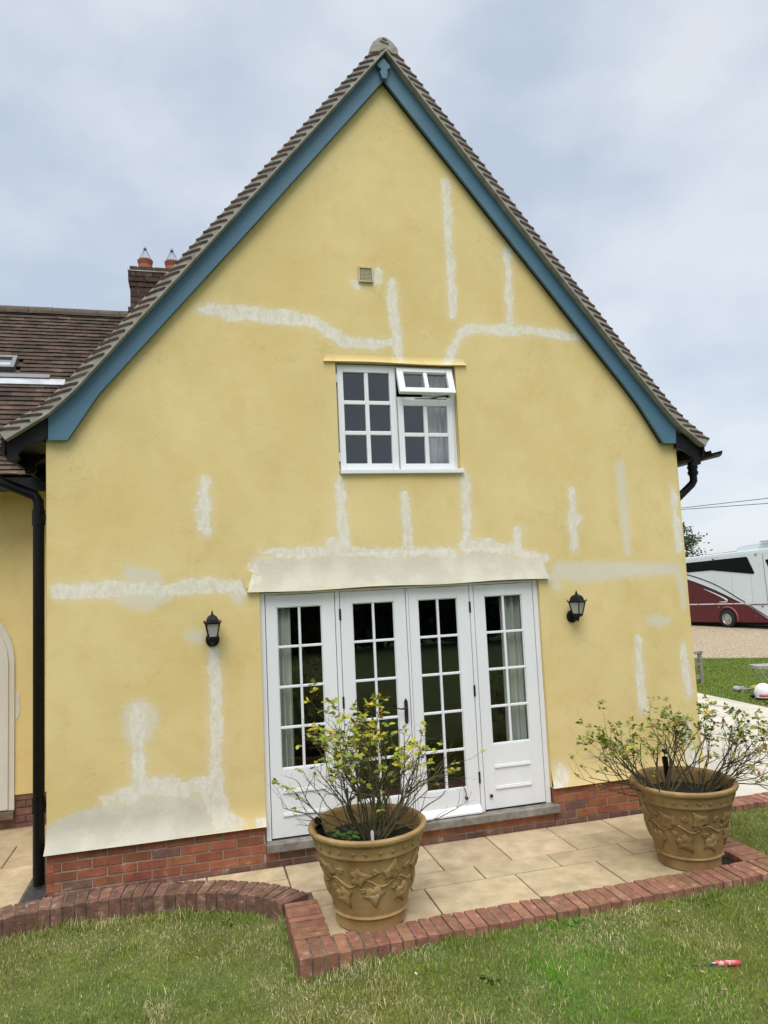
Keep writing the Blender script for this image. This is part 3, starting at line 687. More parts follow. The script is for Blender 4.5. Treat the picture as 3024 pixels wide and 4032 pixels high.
# rooflight and lead flashing
up_s = Vector((0, 2.55, 2.58)).normalized(); nn_s = Vector((0, -up_s.z, up_s.y))
def slope(x, s, n): return Vector((x, 1.75, 3.72)) + Vector((0, up_s.y*s, up_s.z*s)) + nn_s*n
def slab(m, x0, x1, s0, s1, n0, n1):
    vs = [slope(x, s, n) for n in (n0, n1) for x, s in ((x0, s0), (x1, s0), (x1, s1), (x0, s1))]
    m.add(vs, [(0, 3, 2, 1), (4, 5, 6, 7), (0, 1, 5, 4), (1, 2, 6, 5), (2, 3, 7, 6), (3, 0, 4, 7)])
LEAD = mat('lead_flashing', (.30, .32, .35), (.44, .46, .49), 6, .45, .006, 12, metal=.3); GREYM = mat('grey_frame', (.11, .12, .13), (.15, .16, .17), 5, .4)
m = MB(); a0, a1 = -2.58, -2.12; s0, s1 = 1.90, 2.20
slab(m, a0, a0+.05, s0, s1, .03, .12); slab(m, a1-.05, a1, s0, s1, .03, .12); slab(m, a0+.05, a1-.05, s0, s0+.05, .03, .12); slab(m, a0+.05, a1-.05, s1-.05, s1, .03, .12)
rl = m.build('rooflight', GREYM, wroof, bevel=.004)
m = MB(); m.add([slope(x, s, .08) for x, s in ((a0+.05, s0+.05), (a1-.05, s0+.05), (a1-.05, s1-.05), (a0+.05, s1-.05))], [(0, 1, 2, 3)]); m.build('pane', mat('rooflight_glass', (.30, .33, .36), rough=.03, spec=1.0), rl)
m = MB(); slab(m, -5, -1.52, 1.58, 1.71, .058, .070); m.build('lead_flashing', LEAD, wroof)
m = MB(); slab(m, -5, -1.70, 1.715, 1.80, .06, .085); m.build('flashing_upstand', GREYM, wroof)
# chimney
SOOT = mat('sooty_brick', (.03, .02, .018), (.085, .042, .032), 8, .9, .006, 50, c3=(.22, .19, .15), island=.4, pos=(.3, .6))
CX0, CX1, CY0, CY1 = -.845, -.115, 4.0, 4.6
m = MB()
def ring(m, x0, x1, y0, y1, z0, n, off=0):
    bricks(m, x0, x1, y0, z0, n, ident, off=off); bricks(m, y0+.012, y1, x0, z0, n, lambda u, y, z: (y, y0+y1-u, z), off=off+1)
    bricks(m, y0+.012, y1, -x1, z0, n, lambda u, y, z: (-y, u, z), off=off+1)
ring(m, CX0, CX1, CY0, CY1, 5.85, 6); ring(m, CX0-.03, CX1+.03, CY0-.03, CY1+.03, 6.30, 1, 1); ring(m, CX0, CX1, CY0, CY1, 6.375, 4)
ring(m, CX0-.012, CX1+.012, CY0-.012, CY1+.012, 6.675, 1, 1); ring(m, CX0-.025, CX1+.025, CY0-.025, CY1+.025, 6.75, 2); ring(m, CX0-.005, CX1+.005, CY0, CY1, 6.915, 1, 1)
chim = m.build('chimney', [SOOT, SOOT], house)
m = MB(); m.box(CX0+.012, CX1-.012, CY0+.012, CY1, 5.8, 6.975); m.build('chimney_mortar', JOINT, chim)
m = MB(); m.box(CX0-.03, CX1+.03, CY0-.03, CY1+.03, 6.897, 6.914); m.build('flaunching', MORTAR, chim)
POT = mat('chimney_pot', (.24, .075, .04), (.34, .115, .065), 10, .85, .002, 50)
for cx in (-.655, -.275):
    m = MB(); m.lathe([(.105, -.06), (.104, 0), (.098, .05), (.10, .085), (.094, .095), (.108, .15), (.112, .168), (.10, .185), (.07, .185), (.06, .05)], (cx, 4.3, 7.03), 24)
    m.build('chimney_pot', POT, chim, smooth=True, autosm=40)
    m = MB()
    for k in range(10):
        a = 2*math.pi*k/10; m.tube([(cx+.098*math.cos(a), 4.3+.098*math.sin(a), 7.20), (cx+.018*math.cos(a), 4.3+.018*math.sin(a), 7.38)], .0022, 4)
    m.tube([(cx, 4.3, 7.37), (cx, 4.3, 7.39)], .022, 10); m.tube([(cx+.018*math.cos(t), 4.3, 7.40+.018*math.sin(t)) for t in np.linspace(0, 6.28, 13)], .003, 4)
    m.build('bird_guard', METAL, chim)

# ------------------------------------------------------------------ drainpipes, gutter
def gutter(m, x, y0, y1, z, r=.058): halfpipe(m, (x, y0, z), (x, y1, z), r, .005, 10, down=True)
PX, PY = -1.30, .27
dp = thing('drainpipe', 'black plastic drainpipe in the corner left of the yellow gable', 'drainpipe', (PX, PY, 0))
m = MB(); m.tube([(PX, PY, .03), (PX, PY, 3.10)], .046, 16); m.build('pipe', PLASTIC, dp, smooth=True, autosm=50)
m = MB()
e0 = Vector((PX, PY, 3.08)); xg, zg = F(0, 1895, PY)
e2 = Vector((xg-.12, PY, zg+.05))
k0 = Vector((PX, PY, 3.16)); d2 = (e2-Vector((PX, PY, 3.20))).normalized()
m.tube([e0, k0, Vector((PX, PY, 3.20))+d2*.035, e2], .044, 16); m.tube([e2-d2*.02, e2+d2*.03, e2+Vector((-.02, 0, .09)), e2+Vector((-.02, 0, .16))], .045, 16)
m.build('swan_neck', PLASTIC, dp, smooth=True, autosm=50)
for zc in (3.02, .66):
    m = MB(); m.tube([(PX, PY, zc-.06), (PX, PY, zc+.06)], .052, 16); m.tube([(PX, PY, zc-.062), (PX, PY, zc-.048)], .055, 16); m.tube([(PX, PY, zc+.048), (PX, PY, zc+.062)], .055, 16)
    m.box(PX+.03, X0+.004, PY-.03, PY+.03, zc-.03, zc+.03); m.build('pipe_clip', PLASTIC, dp, smooth=True, autosm=50)
m = MB(); gutter(m, -1.545, -.1, 1.5, 3.60); tag(m.build('gutter', PLASTIC), 'black half round gutter under the left eaves above the drainpipe', 'gutter')
GX, GZ = 5.225, 3.535
m = MB(); gutter(m, GX, -.14, 8.7, GZ, .072); gr = tag(m.build('gutter', PLASTIC), 'black half round gutter with open end under the eaves over the motorhome', 'gutter')
dr = thing('drainpipe', 'short black swan neck drainpipe below the gutter at the far corner', 'drainpipe', (GX, .25, GZ))
m = MB(); m.tube([(GX, .25, GZ-.05), (GX, .25, GZ-.20)], .048, 14); m.tube([(GX, .25, GZ-.10), (GX, .25, GZ-.125)], .056, 14); m.tube([(GX, .25, GZ-.16), (GX, .25, GZ-.185)], .056, 14); m.build('outlet', PLASTIC, dr, smooth=True, autosm=50)
m = MB(); m.tube([(GX, .25, GZ-.19), (GX, .25, GZ-.26), (GX-.03, .25, GZ-.30), (X1+.07, .25, GZ-.52), (X1+.05, .25, GZ-.57), (X1+.05, .25, .03)], .040, 14); m.build('swan_neck', PLASTIC, dr, smooth=True, autosm=50)

# ------------------------------------------------------------------ lanterns
FROST = mat('lantern_glass', (.40, .40, .36), rough=.15, spec=.6)
def lantern(cx, cz, yawr, label):
    root = thing('wall_lantern', label, 'wall light', (cx, 0, cz), 'black lanterns either side of the doors')
    M_ = Matrix.Translation((cx, 0, cz)); L_ = lambda x, y, z: M_ @ Vector((x, y, z))
    m = MB(); n = 20
    prof = [(.058, -.004), (.058, -.016), (.05, -.022), (.0, -.024)]
    vs = [L_(r*math.cos(2*math.pi*k/n), y, r*1.05*math.sin(2*math.pi*k/n)) for r, y in prof for k in range(n)]
    m.add(vs, [(i*n+k, (i+1)*n+k, (i+1)*n+(k+1) % n, i*n+(k+1) % n) for i in range(3) for k in range(n)])
    m.build('wall_plate', BLACK, root, smooth=True, autosm=40)
    m = MB(); m.tube([L_(0, -.02, -.02), L_(0, -.07, -.03), L_(0, -.115, -.015), L_(0, -.12, .01)], [.02, .016, .016, .022], 12); m.tube([L_(0, -.12, -.05), L_(0, -.12, -.012)], [.003, .014], 10); m.build('arm', BLACK, root, smooth=True)
    def sq(r, z, ph=0): return [L_(r*math.cos(yawr+R(45)+k*math.pi/2+ph)*1.414, -.12+r*math.sin(yawr+R(45)+k*math.pi/2+ph)*1.414, z) for k in range(4)]
    m = MB()
    def stack(levels):
        o = [];
        for r, z in levels: o += sq(r, z)
        m.add(o, [tuple(range(4))[::-1]]+[(i*4+k, i*4+(k+1) % 4, i*4+4+(k+1) % 4, i*4+4+k) for i in range(len(levels)-1) for k in range(4)]+[tuple(len(o)-4+k for k in range(4))])
    stack([(.026, .0), (.034, .012), (.036, .03)])
    lo, hi = sq(.034, .03), sq(.056, .142)
    for a, b in zip(lo, hi): m.tube([a, b], .0055, 6)
    for k in range(4): m.tube([hi[k], hi[(k+1) % 4]], .006, 6)
    m.build('lantern_body', BLACK, root)
    m = MB(); stack([(.070, .145), (.070, .150), (.050, .155), (.046, .175), (.036, .196), (.020, .208), (.010, .214), (.008, .225), (.002, .250)])
    for p in sq(.064, .15): m.tube([p, p+Vector((0, 0, .016))], .004, 6)
    m.build('lantern_cap', BLACK, root)
    m = MB(); lo2, hi2 = sq(.031, .032), sq(.052, .142)
    m.add(lo2+hi2, [(k, (k+1) % 4, 4+(k+1) % 4, 4+k) for k in range(4)]); m.build('lantern_glass', FROST, root)
lantern(.109, 1.925, R(3), 'black wall lantern beside the tall plaster streak, farther from the motorhome')
lantern(3.505, 1.925, R(28), 'black wall lantern between the french doors and the motorhome')

# ------------------------------------------------------------------ curtains
CURT = mat('curtain_cloth', (.40, .41, .37), (.52, .53, .48), 5, .9, .002, 60, stretch=(1, 1, .1)); NET = mat('net_curtain', (.74, .72, .74), (.8, .78, .8), 6, .9)
def curtain(name, x0, x1, y, z0, z1, material, waves, label, amp=.022):
    m = MB(); nx, nz = 90, 6; vs = []
    for j in range(nz+1):
        for i in range(nx+1):
            u = i/nx; z = z0+(z1-z0)*j/nz
            vs.append((x0+(x1-x0)*u, y+amp*math.sin(u*waves*6.283+.4*math.sin(u*9))*(1-.25*j/nz)+.01*math.sin(u*31+j), z))
    m.add(vs, [(j*(nx+1)+i, j*(nx+1)+i+1, (j+1)*(nx+1)+i+1, (j+1)*(nx+1)+i) for j in range(nz) for i in range(nx)])
    o = m.build(name, material, smooth=True); s = o.modifiers.new('thick', 'SOLIDIFY'); s.thickness = .004
    return tag(o, label, 'curtain')
curtain('curtain', .56, .79, .135, .22, 2.28, CURT, 4, 'pale curtain behind the french door leaf next to the lantern with the plaster streak')
curtain('curtain', 2.815, 3.16, .135, .22, 2.28, CURT, 5, 'pale pleated curtain behind the french door leaf nearest the motorhome')
curtain('curtain', 2.17, 2.42, .22, 3.38, 4.34, NET, 4, 'light grey curtain behind the upstairs window under the open top light')
curtain('curtain', 2.58, 2.64, .14, .22, 2.28, CURT, 2, 'narrow strip of curtain at the hinge side of the last door leaf')


# ------------------------------------------------------------------ paving
def slabs(m, rects, z=0.0, j=.0055, th=.03):
    for x0, x1, y0, y1 in rects:
        t = rnd.uniform(-.0015, .0015); e = .003
        a, b, c, d = x0+j, x1-j, y0+j, y1-j
        vs = [(a+e, c+e, z+t), (b-e, c+e, z+t), (b-e, d-e, z+t), (a+e, d-e, z+t)]+[(a, c, z+t-e), (b, c, z+t-e), (b, d, z+t-e), (a, d, z+t-e)]+[(a, c, z-th), (b, c, z-th), (b, d, z-th), (a, d, z-th)]
        m.add(vs, [(0, 1, 2, 3)]+[(r*4+i, r*4+4+i, r*4+4+(i+1) % 4, r*4+(i+1) % 4) for r in (0, 1) for i in range(4)])
Y1, Y2, Y3, Y4 = -.004, -.588, -.848, -1.34
rects = [(.655, 1.88, Y2, -.33), (.655, 1.28, -.33, Y1), (1.28, 1.88, -.33, Y1), (1.88, 2.475, Y2, Y1), (2.475, 3.083, Y2, Y1), (3.083, 3.66, -.305, Y1), (3.083, 3.66, Y2, -.305), (3.66, 4.14, Y2, Y1),
         (.79, 1.53, Y3, Y2), (1.53, 2.13, Y3, Y2), (2.13, 2.79, Y3, Y2), (2.79, 3.453, Y3, Y2), (3.453, 4.14, Y3, Y2),
         (.79, 1.62, Y4, Y3), (1.62, 2.375, Y4, Y3), (2.375, 3.09, Y4, Y3), (3.09, 3.93, Y4, Y3), (3.93, 4.14, -1.10, Y3)]
m = MB(); slabs(m, rects)
# cut slabs following the curved edging, and the path along the left side
x = -1.18
for wd_, split in ((.62, .0), (.58, 0), (.63, 0)):
    slabs(m, [(x, x+wd_, (-.10, -.12, -.27)[int((x+1.2)/.6)], Y1)]); x += wd_
slabs(m, [(.36, .655, -.46, -.275)])
slabs(m, [(-3.6, -2.35, -.62, -.14), (-2.35, -1.90, -.33, -.14)])
y = -.14
for k, dy in enumerate((.58, .42, .58, .60, .44, .44)):
    xs_ = [-3.6, -2.95, -2.05, -1.395] if k % 2 else [-3.6, -2.6, -1.72, -1.395]
    slabs(m, [(a, b, y, min(y+dy, 1.98)) for a, b in zip(xs_[:-1], xs_[1:])]); y += dy
struct(m.build('patio', STONE))
m = MB()
m.prism([(-3.7, 1.99, -.010), (-3.7, -1.5, -.010), (-2.7, -.93, -.010), (-2.1, -.46, -.010), (-1.5, -.20, -.010), (-.65, -.12, -.010), (.15, -.31, -.010), (.64, -.70, -.010), (.74, -1.36, -.010), (3.935, -1.36, -.010), (3.935, -1.105, -.010), (4.16, -1.105, -.010), (4.16, .05, -.010), (X0, .05, -.010), (X0, 1.99, -.010)], (0, 0, -.1))
struct(m.build('patio_joints', GROUT))
m = MB(); m.box(3.90, 4.16, -1.345, -1.08, -.12, -.026); struct(m.build('planting_pit', SOIL))
rects = []; y = .035; k = 0
while y < 9:
    x = 4.86 - (k % 2)*.42
    while x < 8.95:
        if min(x+.88, 8.95)-max(x, 4.86) > .05: rects.append((max(x, 4.86), min(x+.88, 8.95), y, y+.6))
        x += .88
    y += .6; k += 1
m = MB(); slabs(m, rects, j=.008); struct(m.build('terrace', PALE))
m = MB(); m.box(4.865, 8.945, .04, 9.2, -.12, -.008); struct(m.build('terrace_joints', GROUT))

# ------------------------------------------------------------------ brick edging
def edging(m, path, width, z, h, bw=.076, j=.010, c=.003, mort=None):
    pts = [Vector((a, b)) for a, b in path]; tot = sum((b-a).length for a, b in zip(pts[:-1], pts[1:])); s = 0
    P_ = [(p.x, p.y) for p in pts]; nb = max(1, round((tot+j)/(bw+j))); bw = (tot-(nb-1)*j)/nb
    while s+bw < tot+.002:
        p, t = along(P_, s+bw/2); nn = Vector((-t.y, t.x)); yaw_ = rnd.uniform(-.015, .015); zz = z+rnd.uniform(-.003, .003); ww = width/2+rnd.uniform(-.004, .003)
        t2 = (t+nn*yaw_).normalized(); n2 = Vector((-t2.y, t2.x)); tl = rnd.uniform(-.004, .004)
        hb = bw/2+rnd.uniform(-.002, .001)
        def ringv(e, zv): return [(p.x+t2.x*a*(hb-e)+n2.x*b*(ww-e), p.y+t2.y*a*(hb-e)+n2.y*b*(ww-e), zv+tl*a) for a, b in ((-1, -1), (1, -1), (1, 1), (-1, 1))]
        vs = ringv(c*1.3, zz)+ringv(c*.3, zz-c*.5)+ringv(0, zz-c*1.6)+ringv(0, z-h)
        m.add(vs, [(0, 1, 2, 3)]+[(r*4+i, r*4+4+i, r*4+4+(i+1) % 4, r*4+(i+1) % 4) for r in (0, 1, 2) for i in range(4)])
        s += bw+j
    if mort is not None:
        n = max(2, int(tot/.06)); L_ = []
        for i in range(n+1):
            p, t = along(P_, tot*i/n); nn = Vector((-t.y, t.x)); L_.append((p+nn*(width/2-.010), p-nn*(width/2-.010)))
        for (a, b), (c_, d_) in zip(L_[:-1], L_[1:]):
            mort.add([(a.x, a.y, z-.009), (b.x, b.y, z-.009), (d_.x, d_.y, z-.009), (c_.x, c_.y, z-.009), (a.x, a.y, z-h), (b.x, b.y, z-h), (d_.x, d_.y, z-h), (c_.x, c_.y, z-h)], [(0, 1, 2, 3), (1, 5, 6, 2), (0, 3, 7, 4)])
def spline(pts, n=8):
    out = []
    for i in range(len(pts)-1):
        p0, p1, p2, p3 = (Vector(pts[max(0, min(len(pts)-1, i+k))]) for k in (-1, 0, 1, 2))
        for k in range(n):
            t = k/n; out.append(tuple(.5*((2*p1)+(p2-p0)*t+(2*p0-5*p1+4*p2-p3)*t*t+(3*p1-p0-3*p2+p3)*t**3)))
    out.append(tuple(pts[-1])); return out
CURVE = spline([(-2.7, -.95), (-2.1, -.47), (-1.48, -.19), (-1.1, -.118), (-.65, -.118), (-.12, -.218), (.19, -.335), (.42, -.465), (.575, -.615), (.650, -.740)])
EDGEM = mat('edging_mortar', (.10, .085, .055), (.25, .215, .16), 18, .95, .005, 60, c3=(.12, .13, .06))
DARKEDGE = mat('weathered_edging', (.085, .050, .038), (.21, .10, .066), 16, .9, .006, 60, c3=(.36, .30, .26), island=.25, pos=(.28, .58))
m, q = MB(), MB(); edging(m, CURVE, .235, .028, .19, mort=q); o = m.build('brick_edging', DARKEDGE); tag(o, 'curved weathered brick edging between the drain and the lower lawn', 'brick edging'); q.build('mortar', EDGEM, o)
m, q = MB(), MB(); edging(m, [(.685, -.770), (.685, -1.337)], .245, .022, .16, mort=q); edging(m, [(.565, -1.468), (4.39, -1.45)], .25, .020, .12, mort=q); edging(m, [(4.262, -1.30), (4.262, -.235)], .235, .018, .12, mort=q)
o = m.build('brick_edging', EDGE); tag(o, 'straight red brick edging running past both pots along the slab patio', 'brick edging'); q.build('mortar', EDGEM, o)
m, q = MB(), MB(); edging(m, [(4.15, -.095), (9.0, -.12)], .235, .022, .17, mort=q)
o = m.build('brick_edging', EDGE); tag(o, 'raised brick edging in front of the pale terrace behind the farther pot', 'brick edging'); q.build('mortar', EDGEM, o)

# drain grate at the foot of the pipe
m = MB(); x0, x1, y0, y1 = -1.39, -1.215, -.08, .62
STEEL = mat('galvanised_steel', (.16, .17, .18), (.28, .29, .30), 20, .45, metal=.8)
m.box(x0, x0+.012, y0, y1, -.02, .006); m.box(x1-.012, x1, y0, y1, -.02, .006)
y = y0+.008
while y < y1-.005: m.box(x0+.012, x1-.012, y-.004, y+.004, -.015, .004); y += .021
o = m.build('drain_grate', STEEL); tag(o, 'narrow steel drain grate at the foot of the drainpipe', 'drain')
m = MB(); m.box(x0+.012, x1-.012, y0, y1, -.06, -.016); m.build('drain_void', DARK, o)

# ------------------------------------------------------------------ lawn, gravel
A_, B_ = Vector((12.9, 10.95)), Vector((15.2, 9.6)); bd = (B_-A_).normalized(); bn = Vector((-bd.y, bd.x))
if bn.y < 0: bn = -bn
xs = np.r_[np.arange(-12, 6, .25), np.arange(6, 26, .5)]; ys = np.r_[np.arange(-14, 2, .25), np.arange(2, 22, .5)]
Xg, Yg = np.meshgrid(xs, ys); sdv = (Xg-A_.x)*bn.x+(Yg-A_.y)*bn.y; over = np.maximum(sdv, 0)
Xg = Xg-bn.x*over; Yg = Yg-bn.y*over
m = MB(); nx, ny = len(xs), len(ys); Zg = zlawn(Xg, Yg)
m.v = list(map(tuple, np.stack([Xg.ravel(), Yg.ravel(), Zg.ravel()], 1).tolist()))
for j in range(ny-1):
    for i in range(nx-1):
        if min(sdv[j, i], sdv[j+1, i], sdv[j, i+1], sdv[j+1, i+1]) > 0: continue
        m.f.append((j*nx+i, j*nx+i+1, (j+1)*nx+i+1, (j+1)*nx+i)); m.m.append(0 if xs[i] < 6.2 else 1)
struct(m.build('lawn', [LAWNSOIL, FARLAWN], smooth=True))
sheet('gravel_drive', np.arange(8, 60, 1.0), np.arange(4, 60, 1.0), lambda x, y: zfar(x, y)-.075, GRAVEL)

def vnoise(x, y, s, seed):
    r = np.random.default_rng(seed); T = r.random((64, 64)); x = x*s+200; y = y*s+200
    xi = np.floor(x).astype(int); yi = np.floor(y).astype(int); fx = x-xi; fy = y-yi; fx = fx*fx*(3-2*fx); fy = fy*fy*(3-2*fy)
    g = lambda a, b: T[a % 64, b % 64]
    return (g(xi, yi)*(1-fx)+g(xi+1, yi)*fx)*(1-fy)+(g(xi, yi+1)*(1-fx)+g(xi+1, yi+1)*fx)*fy
def grass(name, P, hgt, wid, colf, material, kind=True):
    n = len(P); x, y = P[:, 0], P[:, 1]; z = zlawn(x, y)-.004
    az = nrng.random(n)*6.283; lean = nrng.normal(0, .55, n); la = nrng.random(n)*6.283
    wx, wy = np.cos(az)*wid, np.sin(az)*wid; h = hgt
    tx, ty = np.cos(la)*lean*h, np.sin(la)*lean*h
    V = np.empty((n, 5, 3), np.float32)
    V[:, 0] = np.stack([x-wx, y-wy, z], 1); V[:, 1] = np.stack([x+wx, y+wy, z], 1)
    V[:, 2] = np.stack([x+wx*.75+tx*.35, y+wy*.75+ty*.35, z+h*.55], 1); V[:, 3] = np.stack([x-wx*.75+tx*.35, y-wy*.75+ty*.35, z+h*.55], 1)
    V[:, 4] = np.stack([x+tx, y+ty, z+h*np.maximum(.55, 1-.25*lean*lean)], 1)
    me = bpy.data.meshes.new(name); me.vertices.add(n*5); me.vertices.foreach_set('co', V.ravel())
    b = np.arange(n)[:, None]*5
    idx = np.concatenate([b+np.array([[0, 1, 2, 3]]), b+np.array([[3, 2, 4]])], 1).ravel()
    me.loops.add(n*7); me.loops.foreach_set('vertex_index', idx.astype(np.int32))
    me.polygons.add(n*2); st = np.stack([np.arange(n)*7, np.arange(n)*7+4], 1).ravel(); me.polygons.foreach_set('loop_start', st.astype(np.int32))
    me.update(calc_edges=True); c = np.ones((n, 5, 4), np.float32); c[:, :, :3] = colf(x, y, n)[:, None, :]
    a = me.attributes.new('col', 'FLOAT_COLOR', 'POINT'); a.data.foreach_set('color', c.ravel())
    me.materials.append(material); me.validate(); o = bpy.data.objects.new(name, me); COL.objects.link(o); o['kind'] = 'stuff'; return o
BLADE = mat('grass_blade', (.1, .1, .1), rough=.75, attr='col', spec=.25)
def curve_y(x, off):
    px_ = np.array([p[0] for p in CURVE]); py_ = np.array([p[1] for p in CURVE]); return np.interp(x, px_, py_)-off
def inlawn(x, y):
    a = (y < -1.598) & (x > .45)
    b = (x < .555) & (y < curve_y(x, .125)) & ~((x > .43) & (y > -.80))
    c = (x > 4.395) & (y < -.225)
    return a | b | c
def gcol(x, y, n):
    p = .55*vnoise(x, y, 1.1, 1)+.45*vnoise(x, y, 3.7, 2); q = vnoise(x, y, 7.0, 3)
    dry = np.clip((p-.44)*2.6+(q-.5)*.8+.25*(sm(.9, -.6, x)*sm(-3.0, -1.7, y)), 0, 1)
    green = np.stack([.160+.08*vnoise(x, y, 2.0, 5), .232+.07*vnoise(x, y, 2.3, 6), .030+.018*q], 1)
    lush = vnoise(x, y, .9, 8)[:, None] > .62
    green = np.where(lush, green*np.array([.85, 1.12, .8]), green)
    r = nrng.random(n); straw = np.stack([.46+.20*r, .41+.17*r, .20+.12*r], 1)
    pick = (nrng.random(n) < .10+.50*dry)[:, None]
    return np.where(pick, straw, green)*(.72+.48*nrng.random(n))[:, None]
P = np.concatenate([np.stack([nrng.uniform(-2.9, 5.6, 250000), nrng.uniform(-3.75, -1.55, 250000)], 1), np.stack([nrng.uniform(-2.9, .6, 46000), nrng.uniform(-1.6, -.15, 46000)], 1), np.stack([nrng.uniform(4.38, 6.8, 30000), nrng.uniform(-1.62, -.2, 30000)], 1)])
P = P[inlawn(P[:, 0], P[:, 1])]
near = (np.abs(P[:, 1]-curve_y(P[:, 0], .125)) < .14) & (P[:, 0] < .6)
hh = (.013+.021*nrng.random(len(P))**1.5)*(.8+.5*vnoise(P[:, 0], P[:, 1], 4.0, 4)); hh = np.where(near, hh*1.9, hh); hh = np.where((P[:, 1] > -1.70) & (P[:, 0] > .5) & (P[:, 0] < 4.4), hh*1.5, hh)
tuft = vnoise(P[:, 0], P[:, 1], 9.0, 21); hh = hh*(1+.9*np.clip((tuft-.72)*5, 0, 1))
grass('grass', P, hh, .0013+.0014*nrng.random(len(P)), gcol, BLADE)
Pf = np.stack([nrng.uniform(8.9, 16, 90000), nrng.uniform(0, 11.5, 90000)], 1)
Pf = Pf[((Pf[:, 0]-A_.x)*bn.x+(Pf[:, 1]-A_.y)*bn.y < -.02) & (Pf[:, 0] > 9.1)]
def gcol2(x, y, n):
    s_ = .5+.5*np.sin(x*1.1+y*.4); q = vnoise(x, y, 1.5, 12)
    g_ = np.stack([.165+.05*q, .225+.05*q+.02*s_, .034+.01*q], 1); return g_*(.6+.7*nrng.random(n))[:, None]
grass('grass', Pf, .02+.03*nrng.random(len(Pf)), .005+.003*nrng.random(len(Pf)), gcol2, BLADE)

# ------------------------------------------------------------------ planters
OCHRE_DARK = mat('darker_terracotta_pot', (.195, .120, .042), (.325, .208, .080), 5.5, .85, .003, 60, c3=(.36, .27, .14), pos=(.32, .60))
def pot(cx, cy, rb, rr, h, turn, label, OCHRE=OCHRE):
    root = thing('plant_pot', label, 'plant pot', (cx, cy, 0), 'large ivy patterned pots')
    k = rr/.421; kb = rb/.246; f = lambda r, z: ((r*(kb+(k-kb)*z/.655)), z*h/.655)
    pr = [(0, .004), (.235, .004), (.246, .010), (.250, .06), (.256, .088), (.266, .093), (.272, .102), (.266, .111), (.263, .116), (.275, .17), (.300, .27), (.328, .38), (.350, .46), (.362, .505), (.368, .515), (.378, .520), (.381, .528), (.379, .537), (.384, .560), (.392, .590), (.393, .600), (.402, .608), (.416, .618), (.423, .632), (.421, .646), (.410, .655), (.396, .655), (.384, .646), (.376, .625), (.366, .56), (.352, .50), (.345, .47)]
    pr2 = [f(r, z) for r, z in pr]
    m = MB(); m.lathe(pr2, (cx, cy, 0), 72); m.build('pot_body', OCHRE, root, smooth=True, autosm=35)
    outer = [p for p in pr2[2:22]]
    def surf(th, z, hgt):
        r = float(np.interp(z, [p[1] for p in outer], [p[0] for p in outer]))+hgt
        return (cx+r*math.cos(th), cy+r*math.sin(th), z+hgt*.25)
    IVY = [(0, -.28), (.18, -.50), (.50, -.46), (.50, -.14), (.82, .16), (.46, .30), (.26, .62), (0, 1.15), (-.26, .62), (-.46, .30), (-.82, .16), (-.50, -.14), (-.50, -.46), (-.18, -.50)]
    def leaf(m, th, z, size, rot, lift=.018):
        c, s = math.cos(rot), math.sin(rot); r0 = float(np.interp(z, [p[1] for p in outer], [p[0] for p in outer]))
        W = lambda u, v, hh: surf(th+((u*c-v*s)*size)/r0, z+(u*s+v*c)*size, hh)
        n = len(IVY); vs = []
        for sc, hh in ((1.0, -.004), (1.0, lift*.45), (.82, lift*.75), (.45, lift*1.05)):
            for i, (u, v) in enumerate(IVY): vs.append(W(u*sc, v*sc, hh*(1+.5*abs(u) if sc > .9 and hh > 0 else 1)))
        vs.append(W(0, .15, lift*.55))
        fs = [(r*n+i, r*n+(i+1) % n, (r+1)*n+(i+1) % n, (r+1)*n+i) for r in range(3) for i in range(n)]
        fs += [(3*n+i, 3*n+(i+1) % n, 4*n) for i in range(n)]
        m.add(vs, fs)
    m = MB(); r2 = random.Random(int(turn*100)); nl = 9; sc = h/.655
    for i in range(nl):
        th = turn+2*math.pi*i/nl
        leaf(m, th+.02, .405*sc+r2.uniform(-.012, .012), .092, r2.uniform(-1.1, 1.1)+(.4 if i % 2 else -.4), .022)
        leaf(m, th+.33+r2.uniform(-.03, .03), .265*sc+r2.uniform(-.02, .02), .094, math.pi+r2.uniform(-.7, .7), .020)
        leaf(m, th+.36, .432*sc+r2.uniform(-.01, .01), .038, r2.uniform(-2, 2), .013); leaf(m, th+.12, .305*sc, .034, r2.uniform(-2, 2), .012)
        leaf(m, th+.62, .36*sc, .026, r2.uniform(-2, 2), .011)
    m.tube([surf(turn+2*math.pi*i/120, (.352+.026*math.sin(i/120*2*math.pi*nl))*sc, .003) for i in range(121)], .0075, 6)
    for i in range(nl):
        th = turn+2*math.pi*i/nl
        m.tube([surf(th+.18+.16*t, (.352-.07*t*t+.01*math.sin(3*t))*sc, .002) for t in np.linspace(0, 1, 6)], .005, 5); m.tube([surf(th-.1+.12*t, (.36+.05*t)*sc, .002) for t in np.linspace(0, 1, 5)], .005, 5)
    m.build('ivy_relief', OCHRE, root, smooth=True, autosm=60)
    m = MB(); nc = 26
    for i in range(nc): leaf(m, turn+2*math.pi*i/nc, .563*sc, .022, (-1)**i*r2.uniform(.5, 1.5), .008)
    m.build('collar_relief', OCHRE, root, smooth=True, autosm=60)
    m = MB(); rs = f(.357, .53)
    vs = [(cx, cy, rs[1]+.01)]; n = 40
    for q in (1, 2, 3): vs += [(cx+rs[0]*q/3*math.cos(2*math.pi*i/n), cy+rs[0]*q/3*math.sin(2*math.pi*i/n), rs[1]+.012*(1-q/3)+rnd.uniform(-.008, .008)) for i in range(n)]
    fs = [(0, 1+i, 1+(i+1) % n) for i in range(n)]+[(1+r*n+i, 1+(r+1)*n+i, 1+(r+1)*n+(i+1) % n, 1+r*n+(i+1) % n) for r in (0, 1) for i in range(n)]
    m.add(vs, fs); m.build('soil', SOIL, root, smooth=True)
    return rs[1]
